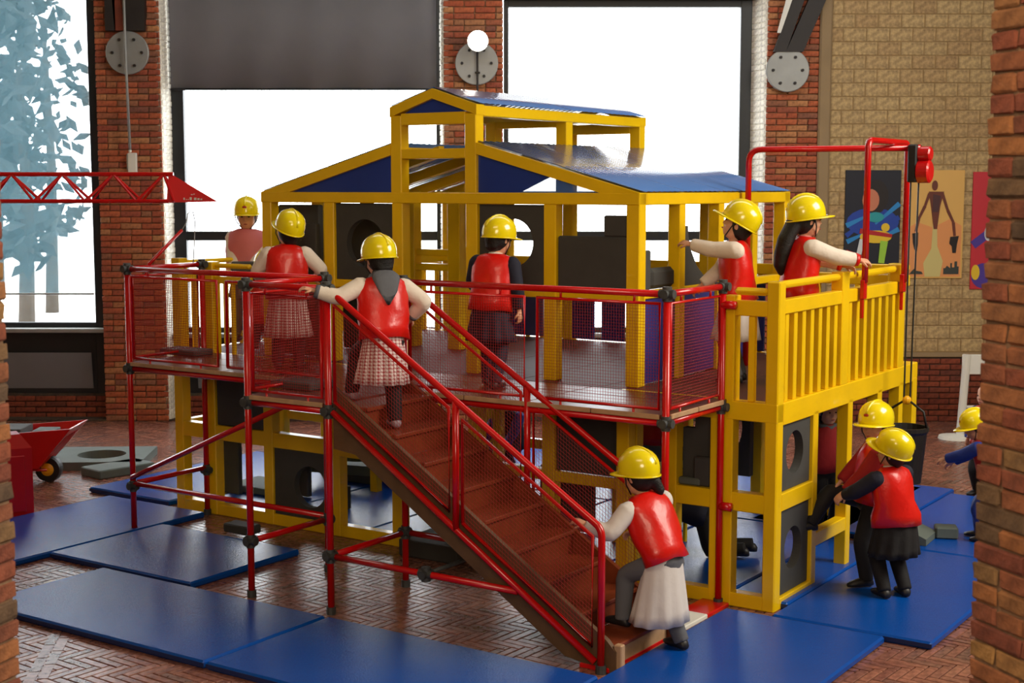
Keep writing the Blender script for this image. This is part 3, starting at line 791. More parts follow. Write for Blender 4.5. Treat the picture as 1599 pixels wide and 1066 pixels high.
foam('small grey foam slab standing on the rail of the leftmost upper bay', MB().bbox(0, .15, 0, .055, 0, .44, .01), -4.27, FV+.02, 2.052)
foam('narrow tall grey foam strip just right of the house corner post', MB().bbox(0, .07, 0, .10, 0, .28, .01), HR-.085, FV+.105, 2.062)
foam('low rounded grey foam slab in the first side bay beside the corner post', MB().bbox(0, .07, 0, .36, 0, .15, .03), HR-.085, FV+.22, 2.062)
foam('tall dark foam panel with a curved cut side under the cream-sleeved child\'s hand', MB().prism([(0, 0), (.52, 0), (.46, .02), (.34, .06), (.22, .14), (.13, .25), (.08, .36), (.07, .44), (0, .44)], 0, .06, 'x'), HR-.08, .885, 2.062)
# lower storey panels
foam('plain black foam panel in the upper left bay of the lower storey', MB().bbox(0, .555, 0, T_, 0, .48, .01), -5.11, .02, .778)
foam('black foam panel in the lower left bay beside the left wing corner', MB().bbox(0, .30, 0, T_, 0, .55, .01), -5.50, .35, .10)
foam('black foam panel standing inside the second lower bay from the left', MB().bbox(0, .30, 0, T_, 0, .52, .01), -5.05, .75, .06)
foam('black square foam panel with a round hole in the lower front bay left of the stairs', holed(.62, .55, .17, T_, .62, .48), -4.45, .02, .097)
foam('grey foam panel with an oval-looking hole, upper of two in the side wall by the front corner', holed(.515, .475, .145, T_, .5, .5), -.028, .105, .784, rz=math.pi/2)
foam('grey foam panel with a round hole, lower of two in the side wall by the front corner', holed(.515, .575, .145, T_, .5, .5), -.028, .105, .08, rz=math.pi/2)
foam('black foam panel with a notched corner in the bay left of the front right red post', MB().prism([(0, 0), (.26, 0), (.26, .48), (.09, .48), (.09, .38), (0, .38)], 0, .06, 'y'), -.735, .11, .777)
foam('small black foam block inside the bay left of the front right red post', MB().bbox(0, .12, 0, .05, 0, .2, .01), -.62, .04, .778)
foam('pale flat foam piece lying inside on the mid beam left of the front right post', MB().bbox(0, .16, 0, .06, 0, .05, .01), -.73, .03, .778, m='foamg')
foam('black foam panel under the walkway in the middle lower bay', MB().bbox(0, .55, 0, T_, 0, .56, .01), -1.82, FV+.02, .725)
foam('brown shaded foam panel low in the bay behind the stairs', MB().bbox(0, .5, 0, T_, 0, .5, .01), -2.48, 1.0, .06)
foam('big dark foam ring arch standing inside behind the walkway', holed(.8, .8, .33, .07), -1.9, 2.0, .45)
# loose pieces
def loose(label, px, py, z, w, d, h, rz, m='foamg', hole=None):
    if hole:
        mb = holed(w, d, hole, h); mb.v = [(x-w/2, z_-d/2, y) for x, y, z_ in mb.v]
    else: mb = MB().bbox(-w/2, w/2, -d/2, d/2, 0, h, .01)
    o = mb.build('foam_slab', m); o.location = (px, py, z); o.rotation_euler = (0, 0, rz); return tag(o, label, 'foam block')
loose('grey-green square foam slab with a round hole lying on the brick floor far left', -4.17, 14.4, 0, .95, .86, .085, R(3), hole=.24)
loose('grey-green foam plank lying in front of the holed slab, far left floor', -3.86, 13.86, 0, .62, .34, .085, R(48))
loose('grey-green foam slab lying on a blue mat just inside the left front opening', -2.25, 12.85, .052, .55, .42, .06, R(-34))
loose('small black foam block on the corner of a blue mat before the left wing', -2.15, 11.22, .052, .28, .15, .07, R(-34), 'foam')
loose('pale grey foam slab with a round hole lying on the mats behind the stairs', -1.42, 13.25, .18, .85, .75, .09, R(-20), hole=.22)
loose('small upright dark foam block beneath the tilted holed slab', -1.44, 12.05, .052, .10, .10, .2, R(-34), 'foam')
loose('black foam support block under the holed slab behind the stairs', -1.42, 13.3, .052, .5, .3, .12, R(-34), 'foam')
loose('thick dark foam wedge lying by the recessed front behind the staircase', -.52, 10.72, 0, .55, .42, .13, R(-34), 'foam')
loose('black foam slab left lying on the stair landing boards', -1.46, 9.93, 1.396, .38, .26, .055, R(-34), 'foam')
loose('black foam slab lying at the far left end of the walkway', -2.72, 11.92, 1.396, .42, .22, .05, R(-34), 'foam')
o = MB().prism([(-.22, 0), (.22, 0), (.22, .05), (-.05, .16), (-.22, .16)], -.16, .16, 'y').build('foam_slab', 'foamg')
o.location = (3.06, 11.02, .052); o.rotation_euler = (0, 0, R(-30)); tag(o, 'grey foam wedge lying on the blue mat right of the two hugging children', 'foam block')
loose('small grey foam block just right of the foam wedge on the mat', 3.41, 11.06, .052, .17, .15, .09, R(-10))

# ------------------------------------------------------------------ blue mats
def bluemat(label, u0, u1, v0, v1, z=0, tilt=0):
    cu, cv = (u0+u1)/2, (v0+v1)/2
    mb = MB().bbox(u0-cu, u1-cu, v0-cv, v1-cv, .0, .05, .012)
    t = tag(empty('floor_mat', H(cu, cv, z), -A+tilt), label, 'mat', 'blue play mats')
    o = mb.build('cover', 'mat', t)
    MB().box(u0-cu+.0, u1-cu-.0, v0-cv-.0015, v0-cv+.002, .012, .038).build('side_seam', 'matside', t)
bluemat('blue mat at lower left, its long edge parallel to the stairs railing', -4.43, -2.30, -2.87, -1.80)
bluemat('blue mat along the bottom centre of the picture before the stairs', -2.28, -.27, -2.87, -1.80)
bluemat('blue mat between the lower left mat and the left wing front', -5.10, -3.60, -1.74, -.62)
bluemat('blue mat reaching the left near pier beside the red box', -6.32, -5.12, -2.30, -.13)
bluemat('blue mat before the foot of the stairs, right of the bottom centre one', -.25, .82, -2.3, -.20)
bluemat('blue mat on which the two hugging children stand', .06, 1.10, -.17, 1.99)
bluemat('blue mat under the grey foam wedge', -.12, .95, 2.02, 4.15)
bluemat('blue mat farther back left of the foam wedge mat', -1.19, -.14, 2.24, 4.35)
k_ = 0
names = ['just outside', 'under the corner of', 'under the first bays of', 'under the second bays of', 'under the middle of', 'under the right half of', 'under the right wing of']
for i in range(7):
    a = -6.75+i*1.06
    if i < 6: bluemat('blue mat lying %s the front of the playhouse, %s' % ('at' if i else 'left of', ['outermost left', 'below the left wing', 'second from the left wing', 'behind the stairs', 'middle right', 'nearest the front right opening'][i]), a, a+1.045, .12 if i else 0.0, 2.18)
    if 1 <= i < 6: bluemat('blue mat in the rear row beneath the playhouse, %s' % ['', 'leftmost', 'second from left', 'middle', 'fourth from left', 'rightmost'][i], a, a+1.045, 2.20, 4.26)
bluemat('blue mat squeezed under the right wing beside the two holed side panels', -.385, .045, .12, 1.99)
t = hthing('floor_plank', 'red painted base board on the floor at the foot of the stairs, one part white as a painted-in highlight', 'board', -.40, -.9)
MB().bbox(-.11, .09, -.72, .10, 0, .03).build('red_board', 'redbox', t); MB().bbox(-.11, .09, .10, .56, 0, .032).build('highlight_board', 'white', t)  # white section puts a bright floor highlight into the colour
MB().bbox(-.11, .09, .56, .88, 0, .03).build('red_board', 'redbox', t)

# ------------------------------------------------------------------ red tube scaffold
sc = hthing('scaffold_walkway', 'red tubular steel walkway and landing with netted railings round the playhouse front', 'scaffold', -2.4, -.84)
OF = (-2.4, -.84, 0)
PR = .0215
def pipe(*pts, r=PR, name='pipe', m='red', n=10):
    return MB().tube(pts, r, n).build(name, m, sc, OF, smooth=True)
def rpipe(pts, rad=.08, r=PR, name='pipe', parent=None, off=OF, m='red'):
    """tube with rounded corners"""
    pts = [Vector(p) for p in pts]; out = [pts[0]]
    for a, b, c in zip(pts, pts[1:], pts[2:]):
        d1 = (a-b).normalized(); d2 = (c-b).normalized(); p0 = b+d1*rad; p1 = b+d2*rad
        for k in range(7):
            t = k/6; out.append(p0*(1-t)**2+b*2*t*(1-t)+p1*t*t)
    out.append(pts[-1])
    return MB().tube(out, r, 10).build(name, m, parent or sc, off, smooth=True)
def clamp(u, v, z):
    mb = MB(); q = .030
    mb.tube([(u, v, z-.045), (u, v, z+.045)], q, 10); mb.tube([(u-.05, v, z), (u+.05, v, z)], q*.95, 10); mb.tube([(u, v-.05, z), (u, v+.05, z)], q*.95, 10)
    smoothsharp(mb.build('connector', 'clamp', sc, OF))
RZ, DZ = 2.14, 1.345
FR_, BK, L1, L2, U0, U1, U2, U3 = -.84, -.035, -1.63, -.84, -5.19, -3.12, -2.405, -.37
posts = {'a': (U0, FR_), 'f': (U0, BK), 'b': (U1, L1), 'c': (U2, L1), 'd': (U1, FR_), 'e': (U2, FR_), 'g': (-.385, BK), 'h': (U3, FR_)}
for k, (u, v) in posts.items():
    pipe((u, v, 0.012), (u, v, RZ), r=.0235)
    MB().tube([(u, v, 0), (u, v, .05)], .032, 10).build('foot', 'clamp', sc, OF)
    clamp(u, v, RZ); clamp(u, v, DZ)
def run(a, b, z, **kw): pipe((posts[a][0], posts[a][1], z), (posts[b][0], posts[b][1], z), **kw)
for a, b in (('a', 'd'), ('a', 'f'), ('b', 'c'), ('b', 'd'), ('e', 'h'), ('h', 'g')):
    run(a, b, RZ); run(a, b, DZ)
run('d', 'e', DZ); run('c', 'e', DZ); run('f', 'g', DZ)
pipe((U0, BK, RZ), (-5.15, BK, RZ))
LZ = .39
for a, b, z in (('a', 'd', LZ+.02), ('a', 'f', LZ+.02), ('b', 'd', LZ), ('c', 'e', LZ)): run(a, b, z)
for k in 'abcdef': clamp(*posts[k], LZ)
pipe((U0+.03, FR_-.03, .47), (U1-.1, FR_-.03, 1.31))                  # diagonal brace
pipe((U2, L1, LZ), (-.93, L1-.005, LZ)); pipe((U2, FR_, LZ), (-1.1, FR_, LZ)); pipe((-1.62, L1, LZ), (-1.62, FR_, LZ), m='clamp', r=.014)
clamp(-1.62, L1, LZ)
pipe((-.385, BK, .68), (-.30, BK, .68), r=.03); pipe((-.385, BK, 2.02), (-.29, BK, 2.02), r=.028)
# decks of boards
def boards(u0, u1, v0, v1, n, along='u'):
    for k in range(n):
        if along == 'u':
            a = v0+(v1-v0)*k/n; b = v0+(v1-v0)*(k+1)/n; q = (u0, u1, a+.003, b-.003)
        else:
            a = u0+(u1-u0)*k/n; b = u0+(u1-u0)*(k+1)/n; q = (a+.003, b-.003, v0, v1)
        MB().bbox(*q, 1.366, 1.396, .004).build('deck_board', 'deck', sc, OF)
for a, b in ((U0-.01, -4.16), (-4.155, U1), (U1, U2), (U2, -1.40), (-1.395, U3+.01)): boards(a, b, FR_-.01, .0, 3)
boards(U1-.01, U2+.01, L1-.01, FR_-.015, 3)
for (u0, u1, v) in ((U0, U1, FR_), (U1, U2, L1), (U2, U3, FR_)):
    n = max(1, round((u1-u0)/.5))
    for k in range(n):
        a = u0+.03+(u1-u0-.06)*k/n; b = u0+.03+(u1-u0-.06)*(k+1)/n
        MB().bbox(a+.004, b-.004, v-.028, v-.012, 1.368, 1.40, .004).build('edge_board', 'woodl', sc, OF)
for k in range(2):
    a = FR_+.03+k*.37; MB().bbox(U3+.012, U3+.028, a, a+.36, 1.368, 1.40, .004).build('edge_board', 'woodl', sc, OF)
# netted panels
def net(p00, p10, p01, p11, s=.019, r=.00125, frame=.012, parent=None, off=OF, fr=True):
    p00, p10, p01, p11 = map(Vector, (p00, p10, p01, p11)); parent = parent or sc
    def Q(a, b): return (p00*(1-a)+p10*a)*(1-b)+(p01*(1-a)+p11*a)*b
    mb = MB(); L = (p10-p00).length; Hh = (p01-p00).length
    nu = max(2, round(L/s)); nv = max(2, round(Hh/s))
    for i in range(nu+1): mb.tube([Q(i/nu, 0), Q(i/nu, 1)], r, 3, cap=False)
    for j in range(nv+1): mb.tube([Q(0, j/nv), Q(1, j/nv)], r, 3, cap=False)
    stuff(mb.build('safety_net', 'net', parent, off))
    if fr: MB().tube([p00, p10, p11, p01, p00], frame, 8).build('net_frame', 'red', parent, off, smooth=True)
def flatnet(a, b, z0=1.43, z1=2.08, g=.05):
    a, b = Vector((*a, 0)), Vector((*b, 0)); d = (b-a).normalized()
    a = a+d*g; b = b-d*g
    net((a.x, a.y, z0), (b.x, b.y, z0), (a.x, a.y, z1), (b.x, b.y, z1))
    for t in (.2, .8):
        p = a.lerp(b, t); pipe((p.x, p.y, z1), (p.x, p.y, RZ), r=.008, name='hanger'); pipe((p.x, p.y, DZ), (p.x, p.y, z0), r=.008, name='hanger')
flatnet(posts['a'], (-4.15, FR_)); flatnet((-4.15, FR_), posts['d']); flatnet(posts['a'], posts['f'])
flatnet(posts['b'], posts['c']); flatnet(posts['b'], posts['d'])
flatnet(posts['e'], (-1.36, FR_)); flatnet((-1.36, FR_), posts['h']); flatnet(posts['h'], posts['g'])
# stair railings
SL = -.651
def sz(u): return 1.337+SL*(u+2.35)          # lower stair pipe
def rz_(u): return 2.14-.642*(u+2.36)         # handrail
for v in (L1-.01, FR_-.01):
    rpipe([(U2, v, RZ), (U2+.06, v, RZ-.03), (-.35, v, rz_(-.35)), (-.35, v, .02)], rad=.05)
    pipe((-2.36, v, sz(-2.36)), (-.39, v, sz(-.39)))
    pipe((-1.38, v, sz(-1.38)), (-1.38, v, rz_(-1.38)))
    for ua, ub in ((-2.34, -1.43), (-1.33, -.41)):
        net((ua, v, sz(ua)+.08), (ub, v, sz(ub)+.08), (ua, v, rz_(ua)-.09), (ub, v, rz_(ub)-.09), s=.025, r=.00115)
    MB().tube([(-.35, v, 0), (-.35, v, .05)], .032, 10).build('foot', 'clamp', sc, OF)
# ------------------------------------------------------------------ wooden stairs
st = hthing('staircase', 'reddish plywood staircase with closed risers rising left to the red landing', 'stairs', -.30, -1.24)
OS = (-.30, -1.24, 0)
poly = [(-2.38, sz(-2.38)+.15), (-2.38, 1.10), (-2.2, sz(-2.2)-.16), (-.62, sz(-.62)-.16), (-.30, 0.0), (-.27, 0.0), (-.27, .13), (-.33, sz(-.33)+.17)]
for v0, v1 in ((-1.612, -1.578), (-.905, -.871)):
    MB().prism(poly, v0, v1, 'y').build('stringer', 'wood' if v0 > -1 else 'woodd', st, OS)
for k in range(0, 9):
    un = -2.13+.2286*k; z = 1.385-.1537*k
    MB().bbox(un-.245 if k else -2.38, un+.012, -1.578, -.905, z-.028, z, .006).build('tread', 'wood', st, OS)
    MB().box(un-.028, un-.012, -1.578, -.905, max(0, z-.1537-.0), z-.028).build('riser', 'wood' if k < 8 else 'woodl', st, OS)
MB().bbox(-.29, -.24, -1.60, -1.55, 0, .17).build('end_post', 'woodl', st, OS)

# ------------------------------------------------------------------ hoist on the right balcony
t = hthing('hoist_frame', 'red tube hoist frame standing on the right balcony with a pulley at its end', 'hoist', 0, 1.43)
OH = (0, 1.43, 0)
def hp(pts, rad=.07, r=.024, name='tube'): return rpipe(pts, rad, r, name, t, OH)
hp([(.035, 1.43, 2.10), (.035, 1.43, 3.12), (.035, 2.28, 3.12), (.035, 2.28, 2.06)])
for v in (1.43, 2.28):
    MB().bbox(.01, .045, v-.028, v+.028, 1.98, 2.12, .006).build('flat_bracket', 'red', t, OH)
    MB().bbox(.005, .03, v-.010, v+.010, 1.84, 2.0, .004).build('bracket_tongue', 'red', t, OH)
hp([(-1.06, 1.80, ZD), (-1.06, 1.80, 3.075), (.22, 2.02, 3.075)], rad=.10)
MB().bbox(.14, .21, 1.96, 2.09, 2.82, 3.10, .01).build('motor_case', 'black', t, OH)
for zc, rr in ((3.03, .055), (2.90, .085)):
    MB().loft([((.21, 2.03, zc), (0, 1, 0), (0, 0, 1), rr, rr), ((.29, 2.03, zc), (0, 1, 0), (0, 0, 1), rr, rr), ((.30, 2.03, zc), (0, 1, 0), (0, 0, 1), rr*.8, rr*.8)], 24).build('drum', 'redbox', t, OH)
MB().tube([(.16, 2.0, 2.84), (.15, 2.02, 1.20)], .007, 6).build('cable', 'cable', t, OH)
MB().tube([(.20, 2.06, 2.84), (.19, 2.04, 1.20)], .007, 6).build('cable', 'cable', t, OH)
for u_ in (.155, .195): pass
bk = hthing('bucket', 'black bucket hanging from the hoist cables behind the hugging children', 'bucket', .17, 2.03, .55)
MB().loft([((0, 0, 0), (1, 0, 0), (0, 1, 0), .12, .12), ((0, 0, .38), (1, 0, 0), (0, 1, 0), .155, .155), ((0, 0, .40), (1, 0, 0), (0, 1, 0), .17, .17), ((0, 0, .43), (1, 0, 0), (0, 1, 0), .17, .17), ((0, 0, .43), (1, 0, 0), (0, 1, 0), .15, .15), ((0, 0, .06), (1, 0, 0), (0, 1, 0), .11, .11)], 24).build('body', 'black', bk)
MB().tube([(-.16, 0, .42), (-.13, 0, .55), (0, 0, .64), (.13, 0, .55), (.16, 0, .42)], .010, 8).build('handle', 'black', bk, smooth=True)
MB().ball((0, 0, .63), .035, 10, 8).build('grip', 'hub', bk)
# small lever and wire on the walkway's left end
t = hthing('wire_hook', 'red lever with a looped wire clamped on the walkway rail at its left end', 'hook', -5.19, -.62, 2.16)
MB().tube([(0, 0, 0), (0, .37, .27)], .014, 8).build('lever', 'red', t, smooth=True)
MB().tube([(0, .37, .27), (0, .42, .33), (0, .44, .40), (0, .47, .43), (0, .50, .42), (0, .52, .34), (0, .51, .2), (0, .49, .0)], .0045, 6).build('wire', 'steel', t, smooth=True)

# ------------------------------------------------------------------ left crane jib
t = tag(empty('tower_crane', (-7.4, 12.3, 0)), 'red lattice crane arm reaching in from the left with a solid pointed tip', 'crane')
OC = (-7.4, 12.3, 0)
def cp(a, b, r=.012, name='lattice_bar'): return MB().tube([a, b], r, 6).build(name, 'red', t, OC)
yc, dy, zt, zb_ = 12.3, .10, 2.893, 2.665
cp((-7.4, yc, zt), (-2.88, yc, zt), .018, 'top_chord')
for s in (-1, 1): cp((-7.4, yc+s*dy, zb_), (-2.90, yc+s*dy, zb_), .016, 'bottom_chord')
x = -2.96; 
while x > -6.5:
    for s in (-1, 1):
        cp((x, yc, zt), (x-.216, yc+s*dy, zb_)); cp((x, yc, zt), (x+.216 if x < -2.99 else x+.10, yc+s*dy, zb_))
    cp((x-.216, yc-dy, zb_), (x-.216, yc+dy, zb_)); x -= .433
MB().add([(-2.92, yc-dy, zb_-.01), (-2.92, yc+dy, zb_-.01), (-2.92, yc, zt+.015), (-2.505, yc, zb_-.005)], [(0, 1, 2), (0, 2, 3), (1, 3, 2), (0, 3, 1)]).build('tip_plate', 'redbox', t, OC)
mb = MB()
for k, (x_, w, za, zc) in enumerate([(-2.785, .012, .012, .03), (-2.765, .008, .012, .018), (-2.75, .008, .012, .018), (-2.735, .018, .010, .034), (-2.70, .022, .010, .03), (-2.672, .018, .010, .026), (-2.648, .016, .010, .022), (-2.725, .014, .052, .060), (-2.705, .010, .056, .064)]):
    yf = yc-dy*(1-(x_+2.92)/.415)*(1-(za+zc)/2/.25)-.003
    mb.box(x_, x_+w, yf-.0015, yf+.0015, zb_+za, zb_+zc)
mb.build('marking', 'white', t, OC)
for dx in (-.35, .35):
    for dy_ in (-.35, .35):
        MB().tube([(-7.4+dx*.5, yc+dy_*.5, 0), (-7.4+dx*.5, yc+dy_*.5, 3.1)], .03, 8).build('mast_leg', 'red', t, OC)
for k in range(8):
    z = .2+k*.37
    for dy_ in (-.175, .175): cp((-7.575, yc+dy_, z), (-7.225, yc+dy_, z+.33))
MB().bbox(-7.7, -7.1, yc-.3, yc+.3, 0, .06).build('base', 'redbox', t, OC)

# ------------------------------------------------------------------ wheelbarrow and red box
t = tag(empty('wheelbarrow', (-4.62, 13.45, 0)), 'red toy wheelbarrow with yellow-hubbed black wheel beyond the red box', 'wheelbarrow')
def tray(x0, x1, y0, y1, z0, z1, fx, th=.02):
    # open tray, sloping front (fx) and splayed sides
    mb = MB()
    B = [(x0+.10, y0+.08, z0), (x1-fx, y0+.08, z0), (x1-fx, y1-.08, z0), (x0+.10, y1-.08, z0)]
    T = [(x0, y0, z1-.03), (x1, y0, z1+.05), (x1, y1, z1+.05), (x0, y1, z1-.03)]
    def inset(P, d): 
        cx = sum(p[0] for p in P)/4; cy = sum(p[1] for p in P)/4
        return [(p[0]+(d if p[0] < cx else -d), p[1]+(d if p[1] < cy else -d), p[2]) for p in P]
    Bi = [(p[0], p[1], p[2]+th) for p in inset(B, th)]; Ti = inset(T, th)
    mb.add(B+T+Bi+Ti, [(3, 2, 1, 0)]+[(k, (k+1) % 4, 4+(k+1) % 4, 4+k) for k in range(4)]+[(8, 9, 10, 11)]+[(8+(k+1) % 4, 8+k, 12+k, 12+(k+1) % 4) for k in range(4)]+[(4+k, 4+(k+1) % 4, 12+(k+1) % 4, 12+k) for k in range(4)])
    return mb
tray(-.55, .52, -.28, .28, .16, .50, .34).build('tray', 'redbox', t)
for k in range(5):
    y = -.16+k*.08
    MB().hexa([(.20, y-.012, .19), (.21, y-.012, .19), (.21, y+.012, .19), (.20, y+.012, .19), (.44, y-.012, .47), (.46, y-.012, .47), (.46, y+.012, .47), (.44, y+.012, .47)]).build('front_rib', 'redbox', t)
w_ = MB().loft([((.22, -.03, .125), (1, 0, 0), (0, 0, 1), .125, .125), ((.22, -.06, .125), (1, 0, 0), (0, 0, 1), .115, .115), ((.22, -.06, .125), (1, 0, 0), (0, 0, 1), .07, .07)], 28).build('wheel', 'black', t)
MB().loft([((.22, .03, .125), (1, 0, 0), (0, 0, 1), .125, .125), ((.22, -.03, .125), (1, 0, 0), (0, 0, 1), .125, .125)], 28).build('tyre', 'black', t)
MB().loft([((.22, -.055, .125), (1, 0, 0), (0, 0, 1), .072, .072), ((.22, -.075, .125), (1, 0, 0), (0, 0, 1), .03, .03)], 20).build('hub', 'hub', w_)
for s in (-1, 1):
    MB().tube([(.22, s*.07, .125), (-.2, s*.2, .15), (-.95, s*.24, .42)], .014, 8).build('handle', 'redbox', t)
    MB().tube([(-.3, s*.2, .17), (-.38, s*.2, 0)], .014, 8).build('leg', 'black', t)
o = MB().bbox(-.36, .12, -.18, .18, 0, .07).build('foam_slab', 'foam'); o.location = (-4.72, 13.45, .46); tag(o, 'black foam slab lying in the red wheelbarrow tray', 'foam block')
o = MB().bbox(-.1, .1, -.12, .12, 0, .06).build('foam_slab', 'foamg'); o.location = (-4.40, 13.40, .455); tag(o, 'small pale foam slab at the front of the wheelbarrow tray', 'foam block')
t = tag(empty('red_box', (-4.05, 11.95, 0), R(28)), 'glossy red plastic box with a chamfered top beside the left near pier', 'box')
c = .08
MB().add([(-.5, 0, 0), (0, 0, 0), (0, .35, 0), (-.5, .35, 0), (-.5, 0, .60), (0, 0, .60), (0, .35, .60), (-.5, .35, .60), (-.5+c, c, .71), (-c, c, .71), (-c, .35-c, .71), (-.5+c, .35-c, .71)],
         [(3, 2, 1, 0), (0, 1, 5, 4), (1, 2, 6, 5), (2, 3, 7, 6), (3, 0, 4, 7), (4, 5, 9, 8), (5, 6, 10, 9), (6, 7, 11, 10), (7, 4, 8, 11), (8, 9, 10, 11)]).build('shell', 'redbox', t)
MB().bbox(-.44, -.06, -.012, .004, .06, .54, .01).build('side_panel', 'redbox', t)
# ------------------------------------------------------------------ white barrier
t = tag(empty('barrier_post', (4.94, 15.8, 0)), 'white barrier post on a round base with an arm reaching behind the right pier', 'barrier')
MB().loft([((0, 0, 0), (1, 0, 0), (0, 1, 0), .19, .19), ((0, 0, .03), (1, 0, 0), (0, 1, 0), .18, .18), ((0, 0, .05), (1, 0, 0), (0, 1, 0), .06, .06)], 28).build('base', 'white', t)
MB().tube([(.05, 0, .04), (.10, 0, .94)], .045, 12).build('post', 'white', t)
MB().bbox(.05, .9, -.02, .02, .72, .94).build('arm_board', 'white', t); MB().bbox(.42, .62, -.03, .03, .75, .91).build('orange_patch', 'hub', t)
MB().bbox(.05, .9, -.015, .015, .34, .37).build('lower_bar', 'white', t)

# clutter seen through the lower storey
t = hthing('tread_frame', 'yellow perforated metal tread frame standing under the walkway right of the stairs', 'frame', -1.75, .9)
MB().bbox(0, .03, 0, .03, .3, .95).build('upright', 'yelmesh', t); MB().bbox(.45, .48, 0, .03, .3, 1.0).build('upright', 'yelmesh', t)
MB().hexa([(0, 0, .52), (.48, 0, .60), (.48, .35, .66), (0, .35, .58), (0, 0, .55), (.48, 0, .63), (.48, .35, .69), (0, .35, .61)]).build('tread_plate', 'yelmesh', t)
for a, b in ((0, 0), (.45, 0)): MB().bbox(a, a+.03, .32, .35, 0, .6).build('leg', 'yelmesh', t); MB().bbox(a, a+.03, 0, .03, 0, .32).build('leg', 'yelmesh', t)

# ================================================================== children
def remesh(mb, vox, name, smooth_it=2):
    me = mb.mesh(name); o = bpy.data.objects.new('tmp', me); COL.objects.link(o)
    m = o.modifiers.new('r', 'REMESH'); m.mode = 'VOXEL'; m.voxel_size = vox; m.use_smooth_shade = True
    if smooth_it:
        m2 = o.modifiers.new('s', 'SMOOTH'); m2.iterations = smooth_it; m2.factor = .5
    dg = bpy.context.evaluated_depsgraph_get(); dg.update()
    out = bpy.data.meshes.new_from_object(o.evaluated_get(dg)); out.name = name
    bpy.data.objects.remove(o); bpy.data.meshes.remove(me)
    return out
def vv(x): return Vector(x)
def ik(a, t, l1, l2, pole):
    d = t-a; L = min(d.length, (l1+l2)*.995); dn = d.normalized(); t = a+dn*L
    x = (l1*l1-l2*l2+L*L)/(2*L); h = math.sqrt(max(0, l1*l1-x*x))
    p = vv(pole); p = (p-dn*p.dot(dn)); p = p.normalized() if p.length > 1e-4 else dn.orthogonal().normalized()
    return a+dn*x+p*h, t
def limb(mb, a, b, c, ra, rb, rc, n=12, k=5):
    """tapered limb with a rounded bend at b"""
    pts = []; rs = []
    for i in range(k+1):
        t = i/k; pts.append(a.lerp(b, t*.86)); rs.append(ra+(rb-ra)*t)
    m1 = a.lerp(b, .95).lerp(b.lerp(c, .05), .5); pts.append(m1); rs.append(rb*1.0)
    for i in range(k+1):
        t = i/k; pts.append(b.lerp(c, .14+.86*t)); rs.append(rb+(rc-rb)*t)
    mb.tube(pts, rs, n)
def hand(mb, w, d, n, curl=.5, side=1):
    """w wrist, d hand direction, n palm normal; side=+1 puts the thumb along n x d"""
    d = d.normalized(); n = (n-d*n.dot(d)).normalized(); s = n.cross(d)*side
    mb.loft([(w-d*.012, s, n, .019, .014), (w+d*.012, s, n, .024, .0125), (w+d*.04, s, n, .028, .011), (w+d*.056, s, n, .025, .009)], 10)
    for i, (off, ln) in enumerate(((.0195, .040), (.0065, .045), (-.0065, .042), (-.019, .033))):
        p = w+d*.05+s*off; dd = d.copy(); pts = [p-dd*.008]; 
        for q in (0, .42, .74, 1.0):
            pass
        seg = [ln*.45, ln*.32, ln*.27]; cur = p
        pts.append(cur)
        for q, sl in enumerate(seg):
            a = curl*(q+.6); dd = (d*math.cos(a)+n*math.sin(a)).normalized(); cur = cur+dd*sl; pts.append(cur)
        mb.tube(pts, [.0066, .0066, .0062, .0056, .0046], 7)
    tb = w+d*.014+s*.020; t1 = tb+(d*.6+s*.75+n*.25).normalized()*.022; t2 = t1+(d*.9+s*.25+n*(.3+curl*.5)).normalized()*.020
    mb.tube([tb-s*.008, tb, t1, t2], [.008, .0085, .0075, .0055], 7)

